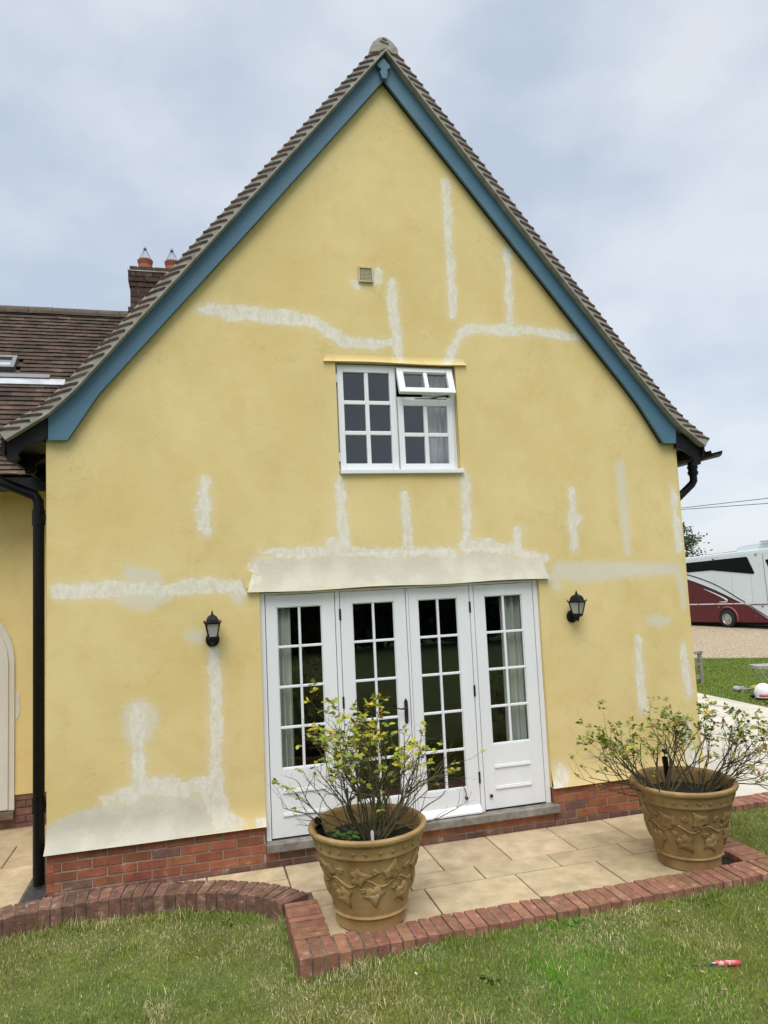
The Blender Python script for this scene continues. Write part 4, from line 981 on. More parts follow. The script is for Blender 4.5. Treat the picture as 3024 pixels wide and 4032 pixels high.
s1_ = pot(1.134, -1.152, .246, .421, .655, -1.35, 'nearer ochre ivy pattern pot standing in front of the french doors')
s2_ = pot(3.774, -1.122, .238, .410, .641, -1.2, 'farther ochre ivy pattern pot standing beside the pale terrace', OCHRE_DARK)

STEM = mat('rose_stem', (.060, .055, .022), (.125, .115, .045), 14, .8, .002, 80, c3=(.11, .06, .04)); STEMD = mat('dark_stem', (.045, .032, .02), (.10, .085, .035), 14, .8, .002, 80, c3=(.09, .045, .03))
LEAF = mat('rose_leaf', (.1, .1, .1), rough=.55, attr='col', spec=.35)
def add_leaves(name, items, parent):
    """items: (position, direction, size, colour): folded pointed leaflets."""
    V, C_, Fc = [], [], []
    for p, d, sz, c in items:
        d = d.normalized(); s_ = d.cross(Vector((rnd.gauss(0, .35), rnd.gauss(0, .35), 1))).normalized(); n_ = s_.cross(d)
        o = len(V); fold = rnd.uniform(.08, .3); bend = rnd.uniform(-.25, .1)
        prof = [(0, .0), (.18, .27), (.45, .38), (.72, .27), (1, 0)]
        for t, w_ in prof:
            b = p+d*(t*sz)+n_*(bend*t*t*sz)
            V += [b-s_*(w_*sz)+n_*(fold*w_*sz), b, b+s_*(w_*sz)+n_*(fold*w_*sz)]
            k = rnd.uniform(.92, 1.08)
            C_ += [tuple(x*k for x in c)]*3
        for i in range(4): Fc += [(o+i*3, o+i*3+1, o+i*3+4, o+i*3+3), (o+i*3+1, o+i*3+2, o+i*3+5, o+i*3+4)]
    m = MB(); m.add(V, Fc); ob = m.build(name, LEAF, parent, smooth=True)
    a = ob.data.attributes.new('col', 'FLOAT_COLOR', 'POINT'); a.data.foreach_set('color', np.c_[np.array(C_, np.float32), np.ones(len(C_), np.float32)].ravel()); return ob
PAL1 = [((.28, .31, .035), 7), ((.37, .36, .035), 6), ((.50, .40, .03), 2.4), ((.17, .23, .035), 3), ((.42, .20, .03), .4), ((.17, .06, .02), .15)]
PAL2 = [((.19, .23, .035), 7), ((.13, .18, .03), 7), ((.29, .30, .045), 4), ((.42, .33, .03), .8), ((.30, .10, .025), .7)]
def pick(pal):
    t = rnd.uniform(0, sum(w_ for _, w_ in pal))
    for c, w_ in pal:
        t -= w_
        if t <= 0: return c
    return pal[0][0]
def shrub(label, bx, by, bz, canes, material, pal, leaf_p, sway, group=None, lsize=.036):
    root = thing('rose_bush', label, 'rose bush', (bx, by, bz), group)
    m = MB(); leaves = []
    def twig(p, d, l, r, lvl, up):
        pts = [p]; n = max(4, int(l/.035)); rs = [r]; cur = Vector(p); dd = Vector(d)
        for i in range(n):
            dd = (dd+Vector((rnd.gauss(0, .13), rnd.gauss(0, .13), rnd.gauss(0, .10)+up*.06))).normalized()
            cur = cur+dd*(l/n); pts.append(cur.copy()); rs.append(r*(1-.6*(i+1)/n))
            if lvl < 3 and i > n*(.30 if lvl == 0 else .15) and rnd.random() < (.33, .40, .30)[lvl]:
                a = rnd.uniform(0, 6.283); side = dd.orthogonal().normalized(); side.rotate(Matrix.Rotation(a, 3, dd)) if False else None
                sd_ = Matrix.Rotation(a, 3, dd) @ dd.orthogonal().normalized()
                nd = (dd*.75+sd_*.65+Vector((0, 0, .15))).normalized()
                twig(cur.copy(), nd, l*rnd.uniform(.28, .55)*(1-.35*i/n), rs[-1]*.72, lvl+1, up)
            if lvl < 3 and rnd.random() < .15:
                sd_ = Matrix.Rotation(rnd.uniform(0, 6.283), 3, dd) @ dd.orthogonal().normalized(); m.tube([cur, cur+(sd_*.8+dd*.4)*rnd.uniform(.012, .03)], [rs[-1]*.6, .0008], 4, cap=False)
        m.tube(pts, rs, 5 if lvl else 6, cap=False)
        lp = leaf_p(cur)
        for _ in range(2 if lvl else 3):
            if rnd.random() < lp:
                nl_ = rnd.choice((3, 3, 5)); col = pick(pal)
                ax = (dd+Vector((rnd.gauss(0, .5), rnd.gauss(0, .5), rnd.uniform(-.1, .3)))).normalized(); base = pts[-1-rnd.randrange(0, min(3, len(pts)-1))]
                sd_ = ax.cross(Vector((0, 0, 1))).normalized()
                for q in range(nl_):
                    dv = ax if q == 0 else (ax*.45+sd_*(1 if q % 2 else -1)*.9)
                    leaves.append((base+ax*(.03 if q == 0 else .022-.012*(q > 2)), dv+Vector((0, 0, rnd.uniform(-.5, .1))), lsize*rnd.uniform(.75, 1.2), tuple(x*rnd.uniform(.85, 1.15) for x in col)))
    for (ox, oy, dx, dy, dz, l) in canes:
        twig(Vector((bx+ox, by+oy, bz-.01)), Vector((dx, dy, dz)).normalized(), l, rnd.uniform(.0052, .0078), 0, sway)
    m.build('stems', material, root, smooth=True)
    if leaves: add_leaves('leaves', leaves, root)
    return len(leaves)
rnd = random.Random(21)
canes = []
for i in range(40):
    a = rnd.uniform(0, 6.283); t = rnd.random()**.75; s_ = .05+.85*t
    canes.append((.10*math.cos(a)*t, .09*math.sin(a)*t, s_*math.cos(a)+.07, s_*math.sin(a)*.75, 1.0-.42*t, rnd.uniform(.68, .93)*(1-.18*t)))
for dx, dz, l in ((-1, .55, .66), (-1, .75, .68), (-.8, .9, .72), (1, .5, .62), (1, .62, .66), (.9, .85, .70), (1, .32, .62), (.75, .35, .5), (-1, .38, .56)):
    canes.append((.05*np.sign(dx), rnd.uniform(-.06, .06), dx, rnd.uniform(-.25, .2), dz, l))
C1 = Vector((1.155, -1.15, s1_))
n1 = shrub('yellowing half bare rose bush in the nearer pot, tall against the door glass', C1.x, C1.y, C1.z, canes, STEM, PAL1, lambda p: (0.05 + .40*float(sm(.42, .88, p.z-C1.z))*float(sm(.55, .18, abs(p.x-C1.x-.03)))), .30, lsize=.042)
rnd = random.Random(5)
def clump(sgn):
    out = []
    for i in range(20):
        a = rnd.uniform(0, 6.283); t = rnd.random()**.7; s_ = .08+.85*t
        out.append((.07*math.cos(a)*t, .07*math.sin(a)*t, s_*math.cos(a)+sgn*.45, s_*math.sin(a)*.7, 1.0-.40*t, rnd.uniform(.52, .72)*(1-.08*t)))
    for dz, l in ((.35, .62), (.5, .66), (.65, .66), (.8, .64)): out.append((sgn*.04, rnd.uniform(-.05, .05), sgn*1.0, rnd.uniform(-.3, .3), dz, l))
    return out
lp2 = lambda p: .07+.55*float(sm(.22, .55, p.z-s2_))
n2 = shrub('green leaved rose bush at the door side of the farther pot', 3.60, -1.10, s2_, clump(-1), STEMD, PAL2, lp2, .25, lsize=.034)
n3 = shrub('green leaved rose bush at the terrace side of the farther pot', 3.97, -1.10, s2_, clump(1), STEMD, PAL2, lp2, .25, lsize=.034)
print('leaves', n1, n2, n3)
# low weeds, tubes and a tag in the pots
wroot = thing('strawberry_plant', 'low dark green plant inside the nearer pot at the foot of the rose', 'plant', (.93, -1.22, s1_))
it = []; m = MB()
for i in range(22):
    a = rnd.uniform(0, 6.283); r = rnd.uniform(.02, .13); p0 = Vector((.93, -1.25, s1_)); p1 = p0+Vector((r*math.cos(a), r*.7*math.sin(a), rnd.uniform(.03, .12)))
    m.tube([p0, (p0+p1)/2+Vector((0, 0, .02)), p1], .002, 4)
    for q in (-1, 0, 1): it.append((p1, Vector((math.cos(a+q*.9), math.sin(a+q*.9), .15)), .045, (.035+rnd.random()*.03, .085+rnd.random()*.05, .02)))
m.build('stems', STEM, wroot); add_leaves('leaves', it, wroot)
def tube_thing(px, py, pz, tip, r, label, lid):
    root = thing('watering_tube', label, 'watering tube', (px, py, pz)); b = Vector((px, py, pz-.03)); t = Vector(tip); d = (t-b).normalized()
    m = MB(); m.tube([b, t-d*.05], r*.92, 16); m.tube([t-d*.05, t], r, 16, cap=False); m.tube([t-d*.045, t-d*.03], r*.9, 16); m.build('tube', PLASTIC, root, smooth=True, autosm=50)
    m = MB(); c = t+Vector(lid); m.tube([c, c+Vector((.25, -.5, .8)).normalized()*.010], r*1.08, 18); m.tube([t+d*0, c], .004, 5); m.build('cap', PLASTIC, root, smooth=True, autosm=50)
tube_thing(.84, -1.24, s1_, (.765, -1.28, .70), .026, 'black plastic tube with open flip cap in the nearer pot', (-.008, -.01, .04))
tube_thing(3.72, -1.02, s2_, (3.69, -1.03, .80), .024, 'black tube with round cap standing among stems in the farther pot', (-.005, -.01, .045))
m = MB(); m.prism([(x+1.125, -1.335, z+s1_) for x, z in ((-.008, -.01), (.008, -.01), (.011, .09), (.012, .105), (.006, .118), (-.006, .118), (-.012, .105), (-.011, .09))], (0, .003, 0)); tag(m.build('plant_label', mat('white_plastic', (.7, .7, .7), rough=.4)), 'small white plant label stuck in the soil of the nearer pot', 'plant label')

# ------------------------------------------------------------------ things lying about
def on_ground(px, py, dz=0.0):
    x, y = G(px, py, 0)
    for _ in range(6):
        z = float(zlawn(x, y))+dz; x, y = G(px, py, z)
    return Vector((x, y, z))
a, b = on_ground(2914, 3792, .018), on_ground(2808, 3793, .018); d = (b-a).normalized()
root = thing('scraper', 'paint splashed red handled scraper lying on the lawn', 'scraper', tuple(a))
REDP = mat('red_handle', (.52, .055, .06), (.60, .42, .40), 34, .5, pos=(.5, .6))
m = MB(); m.tube([a, a+d*.004, a+d*.03, a+d*.09, a+d*.13, a+d*.14], [.012, .0155, .0165, .015, .0165, .010], 14); m.build('handle', REDP, root, smooth=True)
m = MB(); m.tube([a+d*.14, a+d*.165], [.010, .006], 10); m.obox(a+d*.22-Vector((0, 0, .006)), d*.06, Vector((-d.y, d.x, 0))*.006, Vector((0, 0, .0012))); m.build('blade', STEEL, root)
LEAFD = mat('dead_leaf', (.36, .23, .12), (.48, .36, .22), 30, .8); LEAFR = mat('brown_leaf', (.16, .06, .03), (.24, .10, .05), 30, .8)
labs = ['pale curled dead leaf on the lawn just below the red handled scraper', 'pale dead leaf on the lawn lowest in the picture below the scraper', 'pale dead leaf on the lawn between the edging and the scraper', 'brown dead leaf on the grass in front of the farther pot', 'small dead leaf at the nearer lawn edge left of the scraper', 'white flake lying on the lawn below the nearer pot', 'dark red leaf on the lawn inside the curved edging', 'curled dead leaf on the lawn a little left of the scraper tip']
for k, (px, py, sz, mt_) in enumerate([(2767, 3831, .034, 0), (2855, 3900, .028, 0), (2674, 3592, .028, 0), (2788, 3562, .03, 1), (2203, 3692, .03, 1), (1638, 3836, .022, 2), (1032, 3701, .02, 1), (2635, 3846, .026, 0)]):
    p = on_ground(px, py, .026); a = rnd.uniform(0, 3.14); u = Vector((math.cos(a), math.sin(a), .1)); v = Vector((-math.sin(a), math.cos(a), .25)); m = MB(); vs = []
    for i in range(6):
        t = i/5; w_ = .42*math.sin(math.pi*(t*.92+.04)); 
        for sgn in (-1, 0, 1): vs.append(p+u*(t-.5)*sz+v*sgn*w_*sz*.9+Vector((0, 0, .25*sz*abs(sgn)+.15*sz*(t-.5)**2)))
    m.add(vs, [(i*3+j, i*3+j+1, i*3+j+4, i*3+j+3) for i in range(5) for j in (0, 1)])
    o = m.build('fallen_leaf' if mt_ < 2 else 'plaster_flake', (LEAFD, LEAFR, mat('white_flake', (.65, .65, .66), rough=.8))[mt_], smooth=True); sd_ = o.modifiers.new('t', 'SOLIDIFY'); sd_.thickness = .0012
    tag(o, labs[k], 'leaf' if mt_ < 2 else 'flake', 'dead leaves scattered on the lawn' if mt_ < 2 else None)

for k, (px, py, nl_, sz, lab) in enumerate(((1935, 3862, 26, .042, 'leafy weed in the lawn low in the middle of the picture'), (2262, 3640, 9, .05, 'small dark weed in the lawn beside the straight brick edging'), (1690, 3600+140, 8, .045, 'small weed in the lawn right of the edging corner'), (905, 3640, 8, .05, 'small weed in the lawn inside the curved edging'))):
    p = on_ground(px, py); root = thing('weed', lab, 'weed', tuple(p)); its = []
    for i in range(nl_):
        a = i*2.4+rnd.uniform(-.3, .3); its.append((p+Vector((rnd.gauss(0, .03), rnd.gauss(0, .03), .006)), Vector((math.cos(a), math.sin(a), rnd.uniform(.2, 1.6))), sz*rnd.uniform(.6, 1.1), (.085+rnd.random()*.05, .135+rnd.random()*.06, .03)))
    add_leaves('leaves', its, root)
# bench at the far lawn
WEATH = mat('weathered_teak', (.20, .18, .145), (.32, .29, .24), 8, .85, .003, 40, stretch=(1, 1, 4))
fo = on_ground(2768, 2693); fx, fy, fz = fo; root = thing('garden_bench', 'weathered grey timber garden bench half hidden by the house corner', 'bench', tuple(fo))
H_ = .66
def bpart(name, bx): m = MB(); m.box(*bx); m.build(name, WEATH, root, bevel=.006)
for yy in (0, 1.35):
    bpart('leg', (fx-.035, fx+.035, fy+yy, fy+yy+.06, fz, fz+H_-.055)); bpart('leg', (fx-.58, fx-.515, fy+yy, fy+yy+.06, fz, fz+.95))
    m = MB(); m.prism([(fx+.05, fy+yy-.015, fz+H_-.05), (fx+.055, fy+yy-.015, fz+H_-.01), (fx+.02, fy+yy-.015, fz+H_+.005), (fx-.10, fy+yy-.015, fz+H_-.01), (fx-.515, fy+yy-.015, fz+H_-.02), (fx-.515, fy+yy-.015, fz+H_-.06), (fx-.06, fy+yy-.015, fz+H_-.055)], (0, .09, 0)); m.build('armrest', WEATH, root, bevel=.006)
    bpart('stretcher', (fx-.515, fx-.035, fy+yy+.012, fy+yy+.048, fz+.10, fz+.17)); bpart('seat_rail', (fx-.515, fx-.035, fy+yy+.01, fy+yy+.05, fz+.36, fz+.43))
m = MB()
for i in range(6): m.box(fx-.50+i*.09, fx-.425+i*.09, fy+.0625, fy+1.345, fz+.425, fz+.445)
m.build('seat', WEATH, root); m = MB(); m.box(fx-.57, fx-.53, fy+.062, fy+1.345, fz+.88, fz+.95)
for i in range(12): m.box(fx-.56, fx-.54, fy+.10+i*.105, fy+.15+i*.105, fz+.46, fz+.8795)
m.build('backrest', WEATH, root)
# mop, hop-up platform, hard hat, spirit level
GREYF = mat('grey_cloth', (.22, .22, .24), (.42, .42, .45), 30, .95, .01, 40); ALU = mat('aluminium', (.42, .41, .36), (.58, .57, .52), 20, .4, metal=.5); YEL = mat('yellow_plastic', (.55, .36, .02), (.62, .44, .04), 8, .4)
a = on_ground(2930, 2716, .05); e = on_ground(3075, 2690, .30); root = thing('mop', 'mop with grey cloth head and pale handle lying on the far lawn', 'mop', tuple(a)); d = (e-a).normalized(); sv = d.cross(Vector((0, 0, 1))).normalized()
m = MB(); m.tube([a, e], .016, 8); m.build('handle', mat('pale_wood', (.42, .36, .24), (.5, .44, .30), 10, .7), root)
m = MB(); m.obox(a, sv*.06, d*.012, Vector((0, 0, .05))); m.build('clamp', ALU, root, bevel=.004)
m = MB(); vs = []; n = 14
for j in range(5):
    t = j/4
    for i in range(n): q = 6.283*i/n; r = (.045+.075*t)*(1+.18*math.sin(i*5+j)); vs.append(a-d*(.18*t)+sv*math.cos(q)*r+Vector((0, 0, .015+math.sin(q)*r*.8-.01*t)))
m.add(vs, [(j*n+i, j*n+(i+1) % n, (j+1)*n+(i+1) % n, (j+1)*n+i) for j in range(4) for i in range(n)]+[tuple(4*n+i for i in range(n))]); m.build('mop_head', GREYF, root, smooth=True, autosm=40)
p = on_ground(3010, 2755); root = thing('hard_hat', 'white hard hat with red and black trim on the far lawn', 'hard hat', tuple(p))
HW = mat('white_shell', (.72, .73, .78), rough=.3); m = MB(); vc = (p.x+.02, p.y+.02, p.z+.05)
m.lathe([(.155, 0), (.16, .03), (.155, .09), (.135, .15), (.095, .20), (.05, .225), (0.0, .232)], vc, 28); m.build('shell', HW, root, smooth=True)
fwv = Vector((EYE.x-p.x, EYE.y-p.y, 0)).normalized(); sv = Vector((-fwv.y, fwv.x, 0)); c = Vector(vc)
m = MB(); m.prism([c+fwv*(.14+.10*math.cos(t)*.6)+sv*.13*math.sin(t)+Vector((0, 0, .005)) for t in np.linspace(-1.57, 1.57, 13)], (0, 0, .012)); m.build('peak', HW, root)
m = MB(); m.tube([c+fwv*.165*math.cos(t)+sv*.165*math.sin(t)+Vector((0, 0, .035)) for t in np.linspace(-.42, .42, 7)], .028, 8); m.build('badge', mat('red_trim', (.42, .06, .07), rough=.5), root, smooth=True)
for s_ in (-1, 1): m = MB(); m.tube([c+sv*.16*s_+fwv*.05+Vector((0, 0, .02)), c+sv*.20*s_+fwv*.07+Vector((0, 0, .0))], .03, 8); m.build('ear_clip', PLASTIC, root, smooth=True)
p = on_ground(2962, 2712, .02); q = on_ground(3080, 2722, .02); root = thing('yellow_trowel_board', 'yellow plastic board lying beside the mop handle on the far lawn', 'board', tuple(p))
d = (q-p).normalized(); sv = Vector((-d.y, d.x, 0)); m = MB(); m.obox(p+d*.35+Vector((0, 0, .05)), d*.35, sv*.10, Vector((0, 0, .012))); m.obox(p+d*.1+Vector((0, 0, .0)), d*.09, sv*.08, Vector((0, 0, .03))); m.build('board', YEL, root, bevel=.006)
p = on_ground(3040, 2730); root = thing('step_platform', 'low aluminium step platform on the far lawn beside the mop', 'step platform', tuple(p)); hz_ = .47
u_, v_ = Vector((.95, -.25, 0)).normalized(), Vector((.25, .95, 0)).normalized(); tl_ = p-u_*.22+Vector((0, 0, hz_))
m = MB(); m.obox(tl_+u_*.45, u_*.45, v_*.015, Vector((0, 0, .03))); m.obox(tl_+u_*.45+v_*.30, u_*.45, v_*.015, Vector((0, 0, .03))); m.obox(tl_+u_*.012+v_*.15, u_*.012, v_*.14, Vector((0, 0, .028)))
for k in range(3): m.obox(tl_+u_*.45+v_*(.06+.09*k)+Vector((0, 0, .02)), u_*.43, v_*.035, Vector((0, 0, .006)))
m.build('platform', ALU, root)
for s0 in (.02, .88):
    for t0 in (0, .30):
        m = MB(); m.tube([tl_+u_*s0+v_*t0, tl_+u_*(s0+(.28 if s0 < .5 else .02))+v_*t0-Vector((0, 0, hz_-.01))], .014, 6); m.build('leg', ALU, root)

# ------------------------------------------------------------------ motorhome
HB = EYE + ray(2700, 2233)*(36.0/FOC); HA = EYE + ray(3024, 2212)*(31.8/FOC); HA.z = HB.z = 0; mu = (HA-HB).normalized(); mn = Vector((mu.y, -mu.x, 0))
if mn.dot(EYE-HA) < 0: mn = -mn
def M(px, py, off=0.0):
    d = ray(px, py); p = EYE+d*((HA-EYE).dot(mn)/d.dot(mn)); return p+mn*off
def Mz(a, b, off=0.0): return M(2680+a/4.823, 2080+b/4.823, off)
VAN = thing('motorhome', 'large white and dark red motorhome parked on the gravel drive', 'motorhome', tuple(M(2871, 2468)))
VW = mat('van_white', (.62, .68, .70), (.66, .72, .74), 1, .3); VR = mat('van_red', (.085, .005, .010), (.10, .007, .012), 1, .28); VB = mat('van_window', (.004, .005, .005), rough=.15, spec=.15); VT = mat('tyre_rubber', (.012, .012, .012), rough=.8)
bk = -mn*2.4
m = MB(); outl = [(-700, 1770), (1659, 1790), (3400, 1830), (3400, 250), (1659, 450), (920, 535), (78, 622), (-700, 700)]
m.prism([Mz(*p) for p in outl], bk); m.build('body', VW, VAN)
m = MB(); m.prism([Mz(a, b, -.06) for a, b in [(-700, 702), (78, 624), (920, 537), (1659, 452), (3400, 252), (3400, 170), (1659, 372), (920, 460), (75, 558), (-700, 640)]], bk*.95); m.build('roof', VW, VAN, bevel=.05)
def vpoly(name, pts, material, off=.02, th=.04, bevel=0): m = MB(); m.prism([Mz(a, b, off) for a, b in pts], -mn*th); return m.build(name, material, VAN, bevel=bevel)
vpoly('window', [(-150, 690), (1240, 540), (1262, 552), (1402, 845), (1385, 868), (590, 800), (125, 840), (60, 720), (-150, 745)], VB); vpoly('window', [(1610, 605), (1625, 592), (2100, 545), (2100, 850), (1720, 850)], VB)
red = [(-700, 800), (-300, 860), (0, 930), (110, 965), (300, 1030), (480, 1100), (660, 1175), (850, 1265), (1010, 1345), (1170, 1425), (1240, 1430), (1300, 1480), (1420, 1555), (1560, 1650), (1700, 1745), (1760, 1792)]
vpoly('lower_panel', red+[(-700, 1772)], VR, .012, .03)
vpoly('paint_stripe', [(105, 885), (250, 925), (400, 975), (560, 1035), (720, 1110), (900, 1215), (1080, 1330), (1240, 1425), (1400, 1530), (1659, 1695), (1659, 1678), (1400, 1512), (1240, 1405), (1080, 1310), (900, 1196), (720, 1092), (560, 1018), (400, 957), (250, 907), (105, 868)][::-1], mat('van_dark', (.02, .008, .012), rough=.3), .016, .03)
e_ = [(110, 965), (300, 1030), (480, 1100), (660, 1175), (850, 1265), (1010, 1345), (1170, 1425)]
vpoly('paint_stripe', e_+[(1020, 1385), (850, 1310), (660, 1222), (480, 1142), (300, 1062), (110, 995)], mat('van_dark', (.02, .008, .012)), .018, .03)
sw = [(450, 1155), (560, 1200), (650, 1240), (740, 1282), (800, 1312), (860, 1345), (892, 1372), (885, 1392), (840, 1402), (740, 1398)]
m = MB(); m.tube([Mz(a, b, .02) for a, b in sw], [.01, .02, .025, .03, .035, .04, .045, .045, .035, .01], 6); m.build('paint_swoosh', mat('van_trim', (.6, .6, .58), rough=.4), VAN)
m = MB()
for a, b in ((-400, 345), (355, 668), (678, 1005), (1015, 1230)): m.prism([Mz(a+4, 1462-.018*a, .03), Mz(b-4, 1462-.018*b, .03), Mz(b-4, 1440-.018*b, .03), Mz(a+4, 1440-.018*a, .03)], -mn*.05)
m.build('trim_strip', MATS['van_trim'], VAN)
vpoly('skirt_line', [(1240, 1440), (2400, 1425), (2400, 1437), (1240, 1455)], MATS['van_dark'], .02, .03)
vpoly('door_line', [(1545, 478), (1553, 478), (1670, 1440), (1660, 1440)], mat('panel_gap', (.16, .17, .18)), .008, .02)
for a in (630, 965, 1335): vpoly('panel_seam', [(a, 880), (a+4, 880), (a+40, 1410), (a+36, 1410)], mat('panel_seam', (.42, .46, .48)), .006, .02)
m = MB(); m.prism([Mz(a, b, .02) for a, b in [(1232, 1462), (1340, 1462), (1325, 1308), (1232, 1312)]], -mn*.04); m.build('locker_door', VW, VAN, bevel=.01)
for a, b in ((1425, 500), (618, 588), (1560, 1482), (1440, 1664)): vpoly('marker_light', [(a-18, b-11), (a+18, b-11), (a+18, b+11), (a-18, b+11)], mat('red_lens', (.35, .04, .03), rough=.3), .03, .03)
vpoly('marker_light', [(715, 1489), (748, 1487), (748, 1504), (715, 1506)], mat('amber_lens', (.5, .16, .02), rough=.3), .03, .03)
vpoly('roof_fairing', [(925, 455), (915, 430), (925, 380), (1000, 345), (1300, 292), (1659, 258), (3000, 90), (3000, 220), (1659, 372)], VW, -.5, 1.2, .08)
PINK = mat('roof_rail', (.42, .33, .33), (.5, .42, .42), 8, .5)
for pts in ([(305, 530), (340, 505), (470, 492), (640, 475), (640, 497), (470, 515)], [(665, 478), (720, 460), (880, 440), (920, 436), (920, 452), (700, 482)], [(1378, 272), (1420, 243), (1560, 228), (1800, 205), (1800, 240), (1560, 265)]): vpoly('roof_vent', pts, PINK, -.35, .5)
wc = Mz(915, 1722); wr = (Mz(915, 1562)-Mz(915, 1882)).length/2
def disc(m, c, r0, r1, off0, off1, n=32):
    ring = lambda r, o: [c+mu*(r*math.cos(6.28318*i/n))+Vector((0, 0, r*math.sin(6.28318*i/n)))+mn*o for i in range(n)]
    m.add(ring(r0, off0)+ring(r1, off1), [(i, (i+1) % n, n+(i+1) % n, n+i) for i in range(n)])
m = MB(); c_ = wc+Vector((0, 0, .05)); arch_pts = [c_+mu*(wr*1.28*math.cos(t))+Vector((0, 0, wr*1.22*math.sin(t)))+mn*.025 for t in np.linspace(-.35, 3.49, 24)]; m.prism(arch_pts, -mn*.03); m.build('wheel_well', DARK, VAN)
m = MB(); m.tube([c_+mu*(wr*1.33*math.cos(t))+Vector((0, 0, wr*1.28*math.sin(t)))+mn*.02 for t in np.linspace(-.3, 2.0, 18)], .045, 8); m.build('wheel_arch', mat('arch_red', (.30, .05, .07), rough=.4), VAN, smooth=True)
m = MB(); disc(m, wc, wr, wr, -.1, .09); disc(m, wc, wr, wr*.93, .09, .11); disc(m, wc, wr*.93, wr*.66, .11, .115); disc(m, wc, wr*.66, wr*.63, .115, .06); disc(m, wc, wr*.63, 0.001, .06, .05); wheel = m.build('wheel', VT, VAN)
RIM = mat('steel_rim', (.34, .34, .32), (.5, .5, .48), 8, .35, metal=.7)
m = MB(); disc(m, wc, wr*.65, wr*.60, .125, .125); disc(m, wc, wr*.60, wr*.52, .125, .07); disc(m, wc, wr*.52, wr*.30, .07, .08); disc(m, wc, wr*.30, wr*.26, .08, .13); disc(m, wc, wr*.26, .001, .13, .14); m.build('rim', RIM, wheel, smooth=True, autosm=40)
m = MB(); m.prism([Mz(a, b, -.3) for a, b in [(-700, 1760), (3400, 1800), (3400, 1850), (-700, 1835)]], bk*.7); m.build('underframe', DARK, VAN)
for dx in (-5.2, 5.6):
    m = MB(); disc(m, wc+mu*dx, wr, wr, -.1, .09); disc(m, wc+mu*dx, wr, .001, .09, .1); m.build('wheel', VT, VAN)

# ------------------------------------------------------------------ tree behind, cables, hedge behind the camera
BARK = mat('bark', (.06, .045, .03), (.12, .095, .065), 12, .95, .01, 20)
def tree(name, label, cx, cy, z0, h, rx, rz, cz, n, cols, lsz, seed, cat='tree', cone=0.0):
    root = thing(name, label, cat, (cx, cy, z0)); r = random.Random(seed); m = MB(); tips = []
    m.tube([(cx, cy, z0), (cx+.05, cy, z0+h*.3), (cx-.05, cy+.05, z0+h*.6), (cx, cy, z0+h*.88)], [.05*h**.8*.6, .04*h**.8*.6, .02*h**.8*.6, .01], 8)
    for i in range(26):
        a = r.uniform(0, 6.283); el = r.uniform(-.5, 1.2); st = Vector((cx, cy, z0+h*r.uniform(.25, .75)))
        e = Vector((cx+rx*.86*math.cos(a)*math.cos(el), cy+rx*.86*math.sin(a)*math.cos(el), cz+rz*.86*math.sin(el)))
        m.tube([st, st.lerp(e, .5)+Vector((0, 0, .1*h*.3)), e], [.012*h*.6, .006*h*.6, .004], 5); tips += [e, st.lerp(e, .7), st.lerp(e, .85)]
    m.build('trunk', BARK, root, smooth=True)
    V = np.empty((n, 4, 3)); C_ = np.ones((n, 4, 4), np.float32); g_ = np.random.default_rng(seed)
    T = np.array([tuple(t) for t in tips]); k = g_.integers(0, len(T), n); c = T[k]+g_.normal(0, 1, (n, 3))*np.array([rx, rx, rz])*.13
    u = g_.normal(0, 1, (n, 3)); u /= np.linalg.norm(u, axis=1)[:, None]; v = np.cross(u, g_.normal(0, 1, (n, 3))); v /= np.linalg.norm(v, axis=1)[:, None]; s_ = lsz*g_.uniform(.6, 1.3, (n, 1))
    V[:, 0] = c-u*s_; V[:, 1] = c+v*s_*.5; V[:, 2] = c+u*s_; V[:, 3] = c-v*s_*.5
    ca = np.array(cols); C_[:, :, :3] = (ca[(k+g_.integers(0, 2, n)) % len(ca)]*g_.uniform(.7, 1.3, (n, 1)))[:, None, :]
    mm = MB(); mm.v = list(map(tuple, V.reshape(-1, 3).tolist())); mm.f = [(4*i, 4*i+1, 4*i+2, 4*i+3) for i in range(n)]; mm.m = [0]*n
    o = mm.build('crown', LEAF, root); a = o.data.attributes.new('col', 'FLOAT_COLOR', 'POINT'); a.data.foreach_set('color', C_.ravel())
tc_ = EYE + ray(2612, 2150)*(46/FOC)
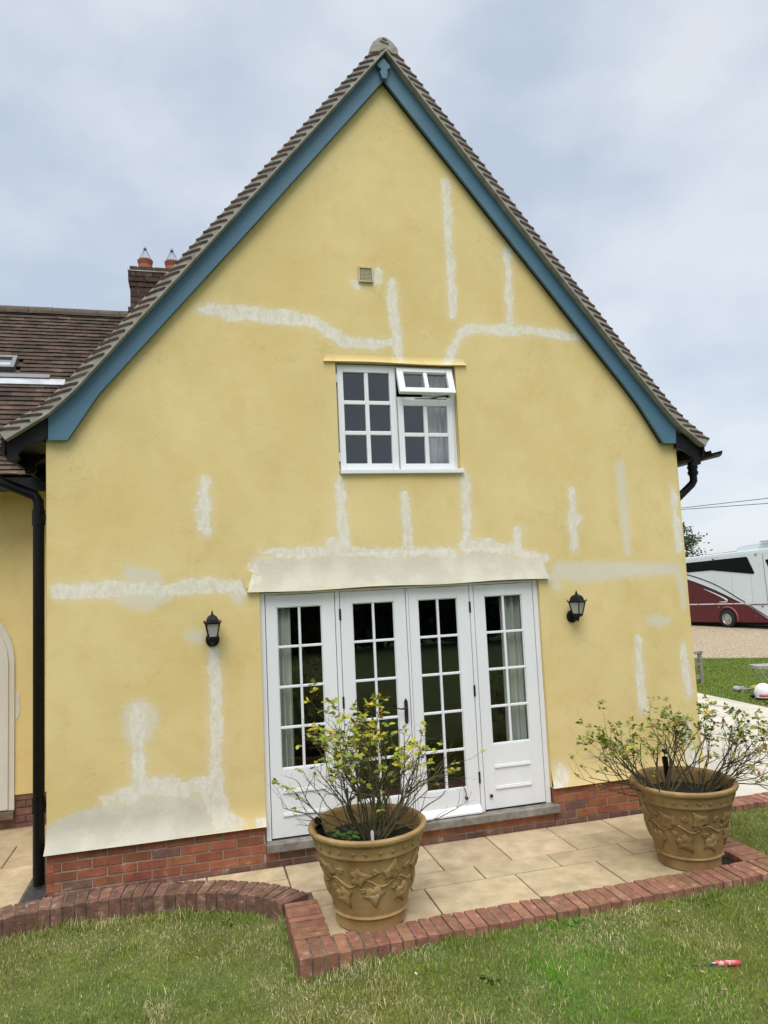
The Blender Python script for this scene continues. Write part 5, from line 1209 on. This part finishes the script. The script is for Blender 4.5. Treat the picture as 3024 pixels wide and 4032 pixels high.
tree('leafy_tree', 'green leafy tree peeping past the house corner above the motorhome', tc_.x, tc_.y, -.6, tc_.z+2.0, 2.35, 1.6, tc_.z-.1, 5000, [(.055, .075, .02), (.075, .09, .03), (.04, .055, .015)], .10, 3)
CAB = mat('black_cable', (.01, .012, .02), rough=.6)
for k, (l1, l2) in enumerate((((2676, 2001), (3024, 1962)), ((2677, 2006.5), (3024, 1982)))):
    a = EYE+ray(*l1)*(40/FOC); b = EYE+ray(*l2)*(33/FOC); d = b-a; m = MB()
    pts = [a+d*t+Vector((0, 0, .0)) for t in np.linspace(-3.0, 5.0, 25)]; pts = [p+Vector((0, 0, -.10+.10*((i-12)/12)**2)) if False else p for i, p in enumerate(pts)]
    m.tube(pts, .016, 6); tag(m.build('overhead_cable', CAB), ('upper thin black overhead cable crossing the sky above the motorhome', 'lower thin black overhead cable crossing the sky above the motorhome')[k], 'cable')
hd = thing('garden_hedge', 'tall dark hedge seen only as the dark reflection in the door glass', 'hedge', (0, -24, -.1))
g_ = np.random.default_rng(4); n = 26000; c = np.stack([g_.uniform(-28, 30, n), -24+g_.normal(0, .5, n), g_.uniform(-.1, 1, n)], 1); c[:, 2] = -.1+c[:, 2]*(3.6+.8*np.sin(c[:, 0]*.5)+.5*np.sin(c[:, 0]*1.7+1))
u = g_.normal(0, 1, (n, 3)); u /= np.linalg.norm(u, axis=1)[:, None]; v = np.cross(u, g_.normal(0, 1, (n, 3))); v /= np.linalg.norm(v, axis=1)[:, None]; s_ = g_.uniform(.12, .32, (n, 1))
V = np.stack([c-u*s_, c+v*s_*.55, c+u*s_, c-v*s_*.55], 1).reshape(-1, 3); mm = MB(); mm.v = list(map(tuple, V.tolist())); mm.f = [(4*i, 4*i+1, 4*i+2, 4*i+3) for i in range(n)]; mm.m = [0]*n
mm.build('foliage', mat('hedge_leaf', (.018, .032, .010), (.035, .055, .016), 4, .9), hd)
m = MB(); m.box(-28, 30, -24.15, -23.85, -.2, 2.6); m.build('hedge_core', mat('hedge_shade', (.012, .02, .007), rough=1), hd)
